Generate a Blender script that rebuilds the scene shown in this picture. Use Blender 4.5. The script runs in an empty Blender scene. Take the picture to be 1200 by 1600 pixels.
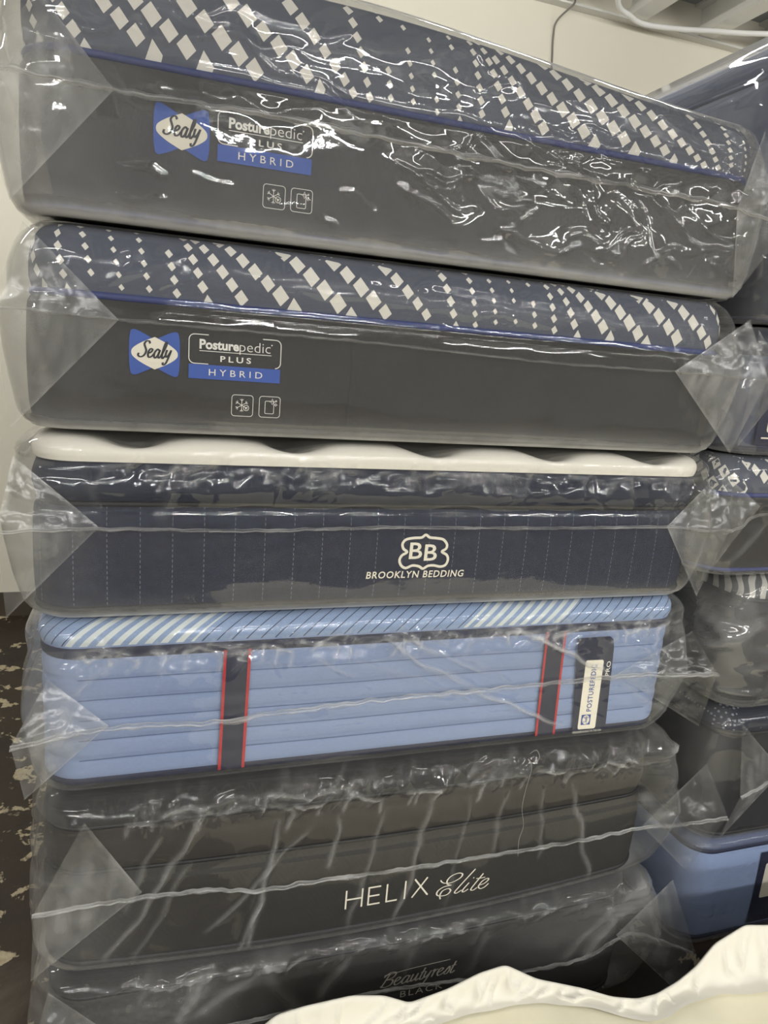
import bpy, math
import numpy as np
from mathutils import Matrix, Vector

S = bpy.context.scene
COL = S.collection

# ------------------------------------------------------------------ camera
FZ = -0.10                                   # floor height
cam_d = bpy.data.cameras.new('camera')
cam = bpy.data.objects.new('camera', cam_d); COL.objects.link(cam)
yaw, pitch, roll = 0.32982015, -0.22146584, 0.08057430
cy_, sy_ = math.cos(yaw), math.sin(yaw); cp_, sp_ = math.cos(pitch), math.sin(pitch)
f_ = Vector((sy_*cp_, cy_*cp_, sp_)); r0 = Vector((cy_, -sy_, 0)); u0 = r0.cross(f_)
r_ = math.cos(roll)*r0 + math.sin(roll)*u0
u_ = -math.sin(roll)*r0 + math.cos(roll)*u0
m = Matrix.Identity(4)
for i in range(3):
    m[i][0] = r_[i]; m[i][1] = u_[i]; m[i][2] = -f_[i]
m.translation = Vector((-0.5525116, -1.3844151, 1.6556598))
cam.matrix_world = m
cam_d.sensor_fit = 'VERTICAL'; cam_d.sensor_height = 24.0
cam_d.lens = 24.0*1110.0/1600.0
cam_d.clip_start = 0.02; cam_d.clip_end = 100
S.camera = cam

# ------------------------------------------------------------------ world, lamps, exposure
S.view_settings.view_transform = 'Standard'; S.view_settings.look = 'None'
S.view_settings.gamma = 1.0; S.view_settings.use_curve_mapping = False
S.view_settings.exposure = 0.36
w = bpy.data.worlds.new('world'); S.world = w; w.use_nodes = True
w.node_tree.nodes['Background'].inputs[0].default_value = (0.95, 0.95, 0.95, 1)
w.node_tree.nodes['Background'].inputs[1].default_value = 0.30
S.cycles.transparent_max_bounces = 32
S.cycles.max_bounces = 8; S.cycles.diffuse_bounces = 3; S.cycles.glossy_bounces = 3
S.cycles.sample_clamp_indirect = 4.0
S.cycles.caustics_reflective = False; S.cycles.caustics_refractive = False

def lamp(x, y, z, sx, sy, power, col=(1, 0.985, 0.955), up=False):
    d = bpy.data.lights.new('ceiling_or_fill_lamp', 'AREA'); d.shape = 'RECTANGLE'
    d.size = sx; d.size_y = sy; d.energy = power; d.color = col
    o = bpy.data.objects.new('ceiling_or_fill_lamp', d); COL.objects.link(o); o.location = (x, y, z)
    if up: o.rotation_euler = (math.radians(105 if y > 0 else 180), 0, 0)     # added fill lamps, turned to brighten the back wall / the ceiling
# rows of ceiling strip lights; upturned lamps and back-wall row are added fill
LAMPS = [(x, y, p) for y, p in ((-2.7, 18), (-5.0, 92), (-7.6, 145), (1.45, 29)) for x in (-2.6, .9, 4.4)]
for x, y, p in LAMPS:
    lamp(x, y, 3.55, 2.3, 0.10, p)
    lamp(x, y, 3.60, 2.3, 0.10, p*(.4 if y < 0 else .62), up=True)

# ------------------------------------------------------------------ small helpers
def lin(c):
    return tuple(((v/255)/12.92 if v/255 <= .04045 else ((v/255+.055)/1.055)**2.4) for v in c)

def perlin(x, y, seed=0):
    rng = np.random.RandomState(seed); n = 256
    ang = rng.rand(n, n)*2*np.pi; gx, gy = np.cos(ang), np.sin(ang)
    x = np.asarray(x, float); y = np.asarray(y, float)
    xi = np.floor(x).astype(int); yi = np.floor(y).astype(int); xf = x-xi; yf = y-yi
    u = xf*xf*xf*(xf*(xf*6-15)+10); v = yf*yf*yf*(yf*(yf*6-15)+10)
    def g(a, b):
        return gx[(xi+a) % n, (yi+b) % n]*(xf-a) + gy[(xi+a) % n, (yi+b) % n]*(yf-b)
    return 1.5*((g(0, 0)*(1-u)+g(1, 0)*u)*(1-v) + (g(0, 1)*(1-u)+g(1, 1)*u)*v)

def sstep(a, b, x):
    t = np.clip((np.asarray(x, float)-a)/(b-a), 0, 1); return t*t*(3-2*t)

def mesh_obj(name, V, F, mats, parent=None, mi=None, smooth=True, attrs=None):
    me = bpy.data.meshes.new(name)
    V = np.asarray(V, float)
    me.from_pydata(V.tolist(), [], F if isinstance(F, list) else F.tolist())
    for mt in (mats if isinstance(mats, (list, tuple)) else [mats]):
        me.materials.append(mt)
    if mi is not None:
        me.polygons.foreach_set('material_index', np.asarray(mi, dtype=np.int32))
    if smooth:
        me.polygons.foreach_set('use_smooth', np.ones(len(me.polygons), dtype=bool))
    for k, a in (attrs or {}).items():
        at = me.attributes.new(k, 'FLOAT', 'POINT'); at.data.foreach_set('value', np.asarray(a, dtype=np.float32))
    me.update()
    o = bpy.data.objects.new(name, me); COL.objects.link(o)
    if parent is not None:
        o.parent = parent
    return o

def thing(name, label, cat, loc, group=None):
    o = bpy.data.objects.new(name, None); COL.objects.link(o); o.location = loc
    o.empty_display_size = .1
    tag(o, label, cat, group); return o

def tag(o, label, cat, group=None):
    o['label'] = label; o['category'] = cat
    if group: o['group'] = group
    return o

def struct(o):
    o['kind'] = 'structure'; return o

def box(x0, x1, y0, y1, z0, z1):
    V = [(x, y, z) for x in (x0, x1) for y in (y0, y1) for z in (z0, z1)]
    F = [(0, 1, 3, 2), (4, 6, 7, 5), (0, 4, 5, 1), (2, 3, 7, 6), (0, 2, 6, 4), (1, 5, 7, 3)]
    return V, F

class MB:
    def __init__(s): s.V = []; s.F = []; s.M = []
    def add(s, V, F, m=0):
        b = len(s.V); s.V += [tuple(v) for v in V]; s.F += [tuple(i+b for i in f) for f in F]; s.M += [m]*len(F)
        return s
    def build(s, name, mats, parent=None, smooth=False):
        return mesh_obj(name, s.V, s.F, mats, parent, s.M, smooth)

def catmull(P, n=8, closed=False):
    P = np.asarray(P, float); out = []
    N = len(P); segs = N if closed else N-1
    for i in range(segs):
        if closed: a, b, c, d = P[(i-1) % N], P[i], P[(i+1) % N], P[(i+2) % N]
        else: a, b, c, d = P[max(i-1, 0)], P[i], P[i+1], P[min(i+2, N-1)]
        for t in np.arange(n)/n:
            out.append(.5*((2*b)+(c-a)*t+(2*a-5*b+4*c-d)*t*t+(3*b-a-3*c+d)*t**3))
    if not closed: out.append(P[-1])
    return np.array(out)

def tube(P, r, seg=8):
    P = np.asarray(P, float); n = len(P); V = []; F = []
    T = np.gradient(P, axis=0); T /= np.linalg.norm(T, axis=1)[:, None]+1e-12
    for i in range(n):
        a = np.cross(T[i], (0, 0, 1)) if abs(T[i][2]) < .9 else np.cross(T[i], (0, 1, 0))
        a /= np.linalg.norm(a); b = np.cross(T[i], a)
        for k in range(seg):
            t = 2*np.pi*k/seg; V.append(P[i]+r*(np.cos(t)*a+np.sin(t)*b))
    for i in range(n-1):
        for k in range(seg):
            F.append((i*seg+k, i*seg+(k+1) % seg, (i+1)*seg+(k+1) % seg, (i+1)*seg+k))
    F.append(tuple(range(seg))[::-1]); F.append(tuple((n-1)*seg+k for k in range(seg)))
    return V, F

# ------------------------------------------------------------------ materials
class NT:
    def __init__(s, name):
        s.m = bpy.data.materials.new(name); s.m.use_nodes = True
        s.t = s.m.node_tree; s.t.nodes.clear(); s.out = s.n('ShaderNodeOutputMaterial')
    def n(s, ty, ins=None, **kw):
        nd = s.t.nodes.new(ty)
        for k, v in kw.items(): setattr(nd, k, v)
        for k, v in (ins or {}).items():
            if isinstance(v, bpy.types.NodeSocket): s.t.links.new(v, nd.inputs[k])
            elif isinstance(v, bpy.types.Node): s.t.links.new(v.outputs[0], nd.inputs[k])
            else: nd.inputs[k].default_value = v
        return nd
    def math(s, op, a, b=0.0, c=0.0): return s.n('ShaderNodeMath', {0: a, 1: b, 2: c}, operation=op)
    def mix(s, f, a, b):
        return s.n('ShaderNodeMixRGB', {0: f, 1: a, 2: b})
    def coords(s, scale=(1, 1, 1), rot=(0, 0, 0)):
        tc = s.n('ShaderNodeTexCoord')
        return s.n('ShaderNodeMapping', {0: tc.outputs['Object'], 'Scale': scale, 'Rotation': rot})
    def noise(s, vec, scale, detail=4, rough=.5, dist=0.0):
        return s.n('ShaderNodeTexNoise', {'Vector': vec, 'Scale': scale, 'Detail': detail, 'Roughness': rough, 'Distortion': dist})
    def ramp(s, fac, stops):
        r = s.n('ShaderNodeValToRGB', {0: fac}); e = r.color_ramp.elements
        while len(e) < len(stops): e.new(.5)
        for el, (p, c) in zip(e, stops): el.position = p; el.color = (*c, 1) if len(c) == 3 else c
        return r
    def finish(s, col, rough=.8, bump=None, bstr=.3, bdist=.002, **pr):
        b = s.n('ShaderNodeBsdfPrincipled', {'Base Color': col, 'Roughness': rough})
        for k, v in pr.items(): b.inputs[k.replace('_', ' ')].default_value = v
        if bump is not None:
            bp = s.n('ShaderNodeBump', {'Strength': bstr, 'Distance': bdist, 'Height': bump})
            s.t.links.new(bp.outputs[0], b.inputs['Normal'])
        s.t.links.new(b.outputs[0], s.out.inputs[0]); return s.m

def C4(c, k=1.0):
    l = lin(c); return (l[0]*k, l[1]*k, l[2]*k, 1)

def plain(name, c, rough=.7, var=.12, scale=40, **pr):
    t = NT(name); v = t.coords(); n = t.noise(v, scale)
    col = t.mix(n.outputs[0], C4(c, 1-var), C4(c, 1+var))
    return t.finish(col.outputs[0], rough, n.outputs[0], .15, **pr)

def fabric(name, c, var=.35, weave=700, stretch=(1, 1, .15), rough=.9):
    t = NT(name)
    v1 = t.coords(stretch); v2 = t.coords((.25, 1, 1))
    a = t.noise(v1, weave, 2); b = t.noise(v2, weave, 2); c3 = t.noise(t.coords(), 9, 4)
    h = t.math('MULTIPLY', a.outputs[0], b.outputs[0])
    f = t.math('MULTIPLY_ADD', h, 2.2, -.1)
    f2 = t.math('MULTIPLY_ADD', c3.outputs[0], .4, f)
    f3 = t.math('SUBTRACT', f2, .2)
    col = t.mix(f3, C4(c, 1-var), C4(c, 1+var))
    return t.finish(col.outputs[0], rough, h, .35, .001)

def stitched(name, c, thread, pitch_m=.0595, x0=.0):
    # navy fabric with upright dotted stitch lines
    t = NT(name); tc = t.n('ShaderNodeTexCoord'); sp = t.n('ShaderNodeSeparateXYZ', {0: tc.outputs['Object']})
    fx = t.math('FRACT', t.math('MULTIPLY_ADD', sp.outputs[0], 1/pitch_m, 50+x0))
    dx = t.math('ABSOLUTE', t.math('SUBTRACT', fx, .5))
    line = t.math('LESS_THAN', dx, .011)
    fz = t.math('FRACT', t.math('MULTIPLY', sp.outputs[2], 95))
    dash = t.math('LESS_THAN', fz, .55)
    lm = t.math('MULTIPLY', t.math('MULTIPLY', line, dash), .42)
    groove = t.math('MULTIPLY', t.math('LESS_THAN', dx, .03), -.5)
    n = t.noise(t.coords(), 60, 5); n2 = t.noise(t.coords(), 500, 2)
    hh = t.math('ADD', groove, t.math('MULTIPLY_ADD', n2.outputs[0], .4, n.outputs[0]))
    base = t.mix(n.outputs[0], C4(c, .55), C4(c, 1.45))
    col = t.mix(lm, base.outputs[0], C4(thread))
    return t.finish(col.outputs[0], .85, hh, .5, .002)

def embossed(name, c, scale=30, var=.3):
    # dark knit with a diagonal basket-weave embossing
    t = NT(name)
    v = t.coords((1, 1, 1), (0, math.radians(35), 0))
    sp = t.n('ShaderNodeSeparateXYZ', {0: v.outputs[0]})
    a = t.math('MULTIPLY', sp.outputs[0], scale); b = t.math('MULTIPLY', sp.outputs[2], scale)
    par = t.math('MODULO', t.math('ADD', t.math('FLOOR', a), t.math('FLOOR', b)), 2.0)
    par = t.math('ABSOLUTE', par)
    s1 = t.math('SINE', t.math('MULTIPLY', a, 18.85)); s2 = t.math('SINE', t.math('MULTIPLY', b, 18.85))
    d = t.n('ShaderNodeMix', {0: par, 2: s1, 3: s2})
    n = t.noise(t.coords(), 500, 2)
    hh = t.math('MULTIPLY_ADD', d.outputs[0], .5, n.outputs[0])
    f = t.math('MULTIPLY_ADD', d.outputs[0], .12, n.outputs[0])
    col = t.mix(f, C4(c, 1-var), C4(c, 1+var))
    return t.finish(col.outputs[0], .8, hh, .2, .001)

def stripes_top(name):
    # pale blue ticking: slanting stripes, white and thick in places, thin and dark between
    t = NT(name); tc = t.n('ShaderNodeTexCoord'); sp = t.n('ShaderNodeSeparateXYZ', {0: tc.outputs['Object']})
    zz = t.math('MULTIPLY', sp.outputs[2], 1.0); yy = t.math('MULTIPLY', sp.outputs[1], .8)
    q = t.math('SUBTRACT', sp.outputs[0], t.math('ADD', zz, yy))
    z_mean = .33
    fr = t.math('FRACT', t.math('MULTIPLY_ADD', q, 1/.030, 100))
    band = t.math('COSINE', t.math('MULTIPLY_ADD', t.math('ADD', q, z_mean), 2*math.pi/.85, 4.21))
    bw = t.math('GREATER_THAN', band, .6)
    white = t.math('MULTIPLY', t.math('LESS_THAN', fr, .5), bw)
    fr2 = t.math('FRACT', t.math('MULTIPLY_ADD', q, 1/.030, 100.3))
    dark = t.math('MULTIPLY', t.math('LESS_THAN', fr2, .09), t.math('SUBTRACT', 1.0, bw))
    n = t.noise(t.coords(), 300, 3)
    base = t.mix(n.outputs[0], C4((128, 150, 188)), C4((158, 178, 212)))
    c1 = t.mix(white, base.outputs[0], C4((214, 222, 224)))
    c2 = t.mix(dark, c1.outputs[0], C4((45, 52, 74)))
    return t.finish(c2.outputs[0], .85, n.outputs[0], .3, .001)

def zebra_top(name, dots=False):
    t = NT(name); v = t.coords()
    if dots:
        vo = t.n('ShaderNodeTexVoronoi', {'Vector': t.coords((1, 1, 1)), 'Scale': 75, 'Randomness': 0.15})
        f = t.math('LESS_THAN', vo.outputs['Distance'], .3)
        col = t.mix(f, C4((30, 34, 48)), C4((120, 124, 138)))
    else:
        wv = t.n('ShaderNodeTexWave', {'Vector': t.coords((1, .6, 1), (0, 0, .9)), 'Scale': 14, 'Distortion': 3, 'Detail': 1})
        f = t.math('GREATER_THAN', wv.outputs[0], .5)
        col = t.mix(f, C4((70, 72, 78)), C4((196, 194, 188)))
    return t.finish(col.outputs[0], .85)

def film(name, gloss=.07, micro=.25, tint=(.97, .97, .96), mscale=45, base=.022, refl=.042):
    # clear poly sheeting: mostly see-through, mirror glints, milky where the point attribute says the film is doubled or crushed or a glint is painted
    t = NT(name)
    at = t.n('ShaderNodeAttribute', attribute_name='haze')
    v = t.coords(); n1 = t.noise(v, mscale, 3, .6, .8); n2 = t.noise(v, 7, 5, .6, 1.0)
    bp = t.n('ShaderNodeBump', {'Strength': micro, 'Distance': .0015, 'Height': n1.outputs[0]})
    lw = t.n('ShaderNodeLayerWeight', {'Blend': .5})
    t.t.links.new(bp.outputs[0], lw.inputs['Normal'])
    fz = t.math('POWER', lw.outputs['Facing'], 4.0)
    fr = t.math('MULTIPLY_ADD', fz, .7, refl)
    tr = t.n('ShaderNodeBsdfTransparent', {0: (*tint, 1)})
    gl = t.n('ShaderNodeBsdfGlossy', {0: (1, 1, 1, 1), 'Roughness': gloss, 'Normal': bp.outputs[0]})
    clear = t.n('ShaderNodeMixShader', {0: fr, 1: tr.outputs[0], 2: gl.outputs[0]})
    df = t.n('ShaderNodeBsdfDiffuse', {0: (.86, .86, .84, 1)}); tl = t.n('ShaderNodeBsdfTranslucent', {0: (.86, .86, .84, 1)})
    mk = t.n('ShaderNodeMixShader', {0: .45, 1: df.outputs[0], 2: tl.outputs[0]})
    mk2 = t.n('ShaderNodeMixShader', {0: fr, 1: mk.outputs[0], 2: gl.outputs[0]})
    vn = t.math('MULTIPLY_ADD', n2.outputs[0], 1.1, .45)
    hz = t.math('MULTIPLY', t.math('ADD', at.outputs['Fac'], base), vn)
    hz = t.math('MINIMUM', hz, .9)
    fin = t.n('ShaderNodeMixShader', {0: hz, 1: clear.outputs[0], 2: mk2.outputs[0]})
    t.t.links.new(fin.outputs[0], t.out.inputs[0]); return t.m

M = {}
M['charcoal'] = fabric('charcoal_knit', (66, 66, 68))
M['charcoal2'] = fabric('charcoal_knit_smooth', (57, 56, 55))
M['panel_grey'] = fabric('slate_knit', (88, 93, 108), .15, 500, (1, 1, 1))
M['diamond'] = plain('diamond_weave', (234, 231, 224), .85, .1, 600)
M['blue_cord'] = plain('blue_cord', (50, 62, 118), .6)
M['navy'] = stitched('navy_quilt', (33, 39, 58), (150, 155, 170))
M['navy_plain'] = fabric('navy_knit', (34, 40, 58), .25)
M['navy_dark'] = plain('navy_tape', (22, 28, 56), .7)
M['black_tape'] = plain('black_tape', (24, 24, 28), .6)
M['ivory'] = plain('ivory_quilt', (240, 236, 226), .9, .04, 120)
M['sky'] = fabric('sky_blue_knit', (134, 151, 188), .08, 500, (1, 1, 1))
M['ticking'] = stripes_top('blue_ticking')
M['red'] = plain('red_edging', (176, 38, 48), .6)
M['white_print'] = plain('white_print', (236, 234, 228), .6, .03)
M['cream_print'] = plain('cream_print', (238, 232, 216), .6, .03)
M['blue_print'] = plain('blue_print', (48, 84, 172), .6, .05)
M['black_print'] = plain('black_print', (30, 32, 40), .6)
M['label_blue'] = plain('label_blue_print', (38, 66, 150), .6)
M['black_knit'] = embossed('black_knit', (44, 42, 40))
M['black_smooth'] = fabric('black_smooth_knit', (50, 47, 44), .3)
M['black_quilt'] = fabric('black_quilt', (48, 48, 49), .3)
M['slate_blue'] = plain('slate_blue_cloth', (88, 97, 124), .75, .06, 20)
M['navy_blue'] = fabric('navy_blue_knit', (72, 80, 108), .2)
M['dark_knit'] = fabric('dark_knit', (34, 34, 38), .3)
M['zebra'] = zebra_top('grey_zebra'); M['dotted'] = zebra_top('dotted_navy', True)
M['film_crinkled'] = film('crinkled_film', .025, .06, mscale=38, base=.085, refl=.06)
M['film'] = film('clear_film', .035, .08)
M['film_slack'] = film('slack_film', .045, .10, base=.012, refl=.032)
M['film_flap'] = film('film_flap', .16, .3, base=.0, refl=.03)
M['seam'] = film('sealed_film', .16, 1.0, mscale=90, base=.0)

# ------------------------------------------------------------------ mattress geometry
A, D, RC = .76, 2.03, .085                    # half width, length, plan corner radius

class Perim:
    """closed rounded rectangle, parametrised by arc length from the middle of the front edge"""
    def __init__(s, a=A, d=D, r=RC, y0=0.0):
        s.a, s.d, s.r, s.y0 = a, d, r, y0
        s.q = math.pi*r/2; s.f = a-r; s.sd = d-2*r
        s.half = s.f+s.q+s.sd+s.q+s.f
    def at(s, t):
        t = np.asarray(t, float); sg = np.sign(t)+(t == 0); u = np.abs(t)
        a, d, r = s.a, s.d, s.r
        x = np.zeros_like(u); y = np.zeros_like(u); nx = np.zeros_like(u); ny = np.zeros_like(u)
        k = u <= s.f; x[k] = u[k]; ny[k] = -1
        k = (u > s.f) & (u <= s.f+s.q); g = (u[k]-s.f)/r
        x[k] = a-r+r*np.sin(g); y[k] = r-r*np.cos(g); nx[k] = np.sin(g); ny[k] = -np.cos(g)
        e = s.f+s.q
        k = (u > e) & (u <= e+s.sd); x[k] = a; y[k] = r+u[k]-e; nx[k] = 1
        e += s.sd
        k = (u > e) & (u <= e+s.q); g = (u[k]-e)/r
        x[k] = a-r+r*np.cos(g); y[k] = d-r+r*np.sin(g); nx[k] = np.cos(g); ny[k] = np.sin(g)
        e += s.q
        k = u > e; x[k] = a-r-(u[k]-e); y[k] = d; ny[k] = 1
        return x*sg, y+s.y0, nx*sg, ny
    def samples(s, df, nc=9, ds=.09):
        f = np.arange(0, s.f, df)
        c = np.linspace(s.f, s.f+s.q, nc)
        e = s.f+s.q
        # side samples get coarser with depth
        sd = [e]; st = df*2
        while sd[-1]+st < e+s.sd: sd.append(sd[-1]+st); st = min(st*1.25, ds)
        e2 = e+s.sd
        bc = np.linspace(e2, e2+s.q, 5)
        bk = np.linspace(e2+s.q, s.half, 6)
        h = np.concatenate([f, c[:-0 or None], sd[1:], bc, bk[1:]])
        h = np.unique(np.round(h, 6))
        return np.concatenate([-h[1:-1][::-1], h])      # closed loop, last = half

class Mattress:
    def __init__(s, root, z0, prof, dz=None, bulge=None, perim=None):
        s.root, s.z0 = root, z0
        s.P = perim or Perim()
        s.pz = np.array([p[0] for p in prof], float); s.pi = np.array([p[1] for p in prof], float)
        s.dz = dz or (lambda x, z: 0*x); s.flat = None
    def inset(s, z): return np.interp(z, s.pz, s.pi)
    def ring(s, t, z, ins):
        x, y, nx, ny = s.P.at(t)
        i1 = np.minimum(ins, s.P.r*.9)
        x = x-nx*i1; y = y-ny*i1
        ex = np.maximum(ins-s.P.r*.9, 0)
        cx = 0; cy = s.P.y0+s.P.d/2
        k = ex/(s.P.a-s.P.r*.9)
        x = cx+(x-cx)*(1-k); y = cy+(y-cy)*(1-k)
        return x, y
    def shell(s, name, prof, mat, df=.02, cap_top=False, cap_bot=False, disp=None, mats=None, matfn=None):
        t = s.P.samples(df); n = len(t); V = []; F = []
        prof = list(prof)
        if cap_top:
            z, i = prof[-1]; prof += [(z, i+.06), (z, i+.2), (z, .6)]
        if cap_bot:
            z, i = prof[0]; prof = [(z, .6), (z, i+.2), (z, i+.06)]+prof
        for k, (z, i) in enumerate(prof):
            zz = np.full(n, float(z)); ii = np.full(n, float(i))
            x, y = s.ring(t, zz, ii)
            if disp is not None: x, y, zz = disp(x, y, zz, t, k/(len(prof)-1))
            zz = zz+s.dz(x, zz)
            V.append(np.stack([x, y, zz-s.z0], 1))
        V = np.concatenate(V); R = len(prof); mi = []
        idx = np.arange(R*n).reshape(R, n)
        a = idx[:-1]; b = np.roll(a, -1, 1); c = np.roll(idx[1:], -1, 1); d = idx[1:]
        F = np.stack([a, b, c, d], -1).reshape(-1, 4).tolist(); mi = [0]*len(F)
        if cap_top: F.append(tuple(idx[-1])); mi.append(0)
        if cap_bot: F.append(tuple(idx[0][::-1])); mi.append(0)
        return V, F, mi
    def add_shell(s, name, prof, mat, parent=None, **kw):
        V, F, mi = s.shell(name, prof, mat, **kw)
        return mesh_obj(name, V, F, mat, parent or s.root, mi)
    def cord(s, name, z, r, mat, out=0.0, parent=None, df=.03, seg=8, flat=1.0):
        t = s.P.samples(df); n = len(t); V = []
        ins = s.inset(z)-out
        for k in range(seg):
            g = 2*math.pi*k/seg
            zz = np.full(n, z+r*flat*math.sin(g)); ii = np.full(n, ins-r*math.cos(g))
            x, y = s.ring(t, zz, ii); zz = zz+s.dz(x, zz)
            V.append(np.stack([x, y, zz-s.z0], 1))
        V = np.concatenate(V); idx = np.arange(seg*n).reshape(seg, n)
        b = np.roll(idx, -1, 0); F = np.stack([idx, np.roll(idx, -1, 1), np.roll(b, -1, 1), b], -1).reshape(-1, 4)
        return mesh_obj(name, V, F, mat, parent or s.root)
    def on(s, x, z, off):
        """points of the front face, off in front of the cloth (local coordinates)"""
        x = np.asarray(x, float); z = np.asarray(z, float)
        y = (s.inset(z) if s.flat is None else s.flat+0*z)-off+s.P.y0
        return np.stack([x, y, z+s.dz(x, z)-s.z0], -1)
    def sheet(s, mb, pts, faces, off, m):
        p = np.asarray(pts, float); mb.add(s.on(p[:, 0], p[:, 1], off), faces, m)

# ---- 2D shape makers, all in (x, z) metres
def poly(pts): return pts, [tuple(range(len(pts)))]
def band(path, wid, closed=False):
    P = np.asarray(path, float); n = len(P)
    if closed: T = np.roll(P, -1, 0)-np.roll(P, 1, 0)
    else: T = np.gradient(P, axis=0)
    T = T/(np.linalg.norm(T, axis=1)[:, None]+1e-12)
    N = np.stack([-T[:, 1], T[:, 0]], 1); wv = np.broadcast_to(wid, (n,))[:, None]/2
    V = np.concatenate([P-N*wv, P+N*wv]); F = []
    for i in range(n if closed else n-1):
        j = (i+1) % n; F.append((i, j, n+j, n+i))
    return V, F
def rrect(x0, x1, z0, z1, r, n=6):
    pts = []
    for cx, cz, a0 in ((x1-r, z0+r, -90), (x1-r, z1-r, 0), (x0+r, z1-r, 90), (x0+r, z0+r, 180)):
        for k in range(n+1):
            g = math.radians(a0+90*k/n); pts.append((cx+r*math.cos(g), cz+r*math.sin(g)))
    return pts
def star(c, r, r2, n=4, a0=90):
    return [(c[0]+(r if k % 2 == 0 else r2)*math.cos(math.radians(a0+180*k/n)), c[1]+(r if k % 2 == 0 else r2)*math.sin(math.radians(a0+180*k/n))) for k in range(2*n)]
def text2d(body, bold=0.0, spacing=1.0, shear=0.0):
    cu = bpy.data.curves.new('lettering_outline', 'FONT'); cu.body = body; cu.size = 1
    cu.offset = bold; cu.space_character = spacing; cu.shear = shear; cu.resolution_u = 3
    o = bpy.data.objects.new('lettering_outline', cu); COL.objects.link(o)
    dg = bpy.context.evaluated_depsgraph_get(); dg.update()
    me = bpy.data.meshes.new_from_object(o.evaluated_get(dg))
    V = np.array([v.co[:2] for v in me.vertices]).reshape(-1, 2); F = [tuple(p.vertices) for p in me.polygons]
    bpy.data.objects.remove(o); bpy.data.curves.remove(cu); bpy.data.meshes.remove(me)
    V = V-V.min(0); return V, F
def text_fit(body, x0, x1, z0, z1, zcap=None, **kw):
    V, F = text2d(body, **kw); mx = V.max(0)
    return np.stack([x0+V[:, 0]/mx[0]*(x1-x0), z0+V[:, 1]/mx[1]*(z1-z0)], 1), F
def affine(V, o, ux, uz):
    V = np.asarray(V, float); o, ux, uz = map(np.asarray, (o, ux, uz)); return o+V[:, :1]*ux+V[:, 1:2]*uz

GL = {  # hand lettering: pen paths, x advance in units of the x-height
 'S': ([[(1.15, 1.75), (.95, 2.05), (.6, 2.0), (.45, 1.65), (.65, 1.25), (.85, .8), (.7, .25), (.3, .02), (-.05, .2), (-.02, .5)]], 1.1),
 'e': ([[(.05, .5), (.4, .7), (.52, .98), (.3, 1.12), (.1, .85), (.06, .4), (.26, .03), (.6, .18), (.8, .5)]], .78),
 'a': ([[(.62, .95), (.38, 1.1), (.1, .7), (.1, .2), (.3, .0), (.55, .35), (.7, 1.05)], [(.7, 1.05), (.6, .3), (.75, .02), (1.0, .3)]], .98),
 'l': ([[(-.02, .3), (.33, 1.3), (.4, 2.0), (.22, 1.9), (.1, 1.0), (.13, .2), (.28, 0), (.52, .35)]], .55),
 'y': ([[(.05, 1.1), (.0, .5), (.15, .2), (.4, .5), (.6, 1.1)], [(.6, 1.1), (.45, .2), (.25, -.6), (-.05, -.8), (-.15, -.5)]], .8),
 'u': ([[(.05, 1.1), (.0, .4), (.15, .05), (.4, .4), (.55, 1.1)], [(.55, 1.1), (.5, .3), (.62, .02), (.8, .3)]], .8),
 't': ([[(.3, 1.7), (.15, .5), (.2, .08), (.4, .05), (.55, .3)], [(-.02, 1.1), (.5, 1.15)]], .52),
 'r': ([[(.0, .9), (.15, 1.1), (.1, .05)], [(.1, .6), (.3, 1.0), (.55, 1.05)]], .55),
 's': ([[(.0, .2), (.35, 1.1), (.5, .5), (.35, .05), (.05, .1)]], .58),
 'B': ([[(.5, 1.9), (.3, .9), (.1, .02)], [(.0, 1.5), (.5, 2.05), (1.1, 1.9), (1.0, 1.3), (.45, 1.05), (1.05, .9), (1.05, .25), (.5, .0), (.0, .25)]], 1.3),
}
def script(word, pen=.2, shear=.18):
    V = []; F = []; x = 0
    for ch in word:
        paths, adv = GL[ch]
        for P in paths:
            c = catmull(P, 7); n = len(c)
            wv = pen*(.55+.45*np.abs(np.gradient(c[:, 1])/(np.hypot(*np.gradient(c, axis=0).T)+1e-9)))
            v, f = band(c, wv); b = len(V)
            V += [(p[0]+x+shear*p[1], p[1]) for p in v]; F += [tuple(i+b for i in q) for q in f]
        x += adv
    return np.array(V), F

# ------------------------------------------------------------------ plastic bags
def seg_dist(x, z, a, b):
    d = np.array([b[0]-a[0], b[1]-a[1]]); L = d@d+1e-12
    t = np.clip(((x-a[0])*d[0]+(z-a[1])*d[1])/L, 0, 1)
    return np.hypot(x-a[0]-t*d[0], z-a[1]-t*d[1]), t

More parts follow.
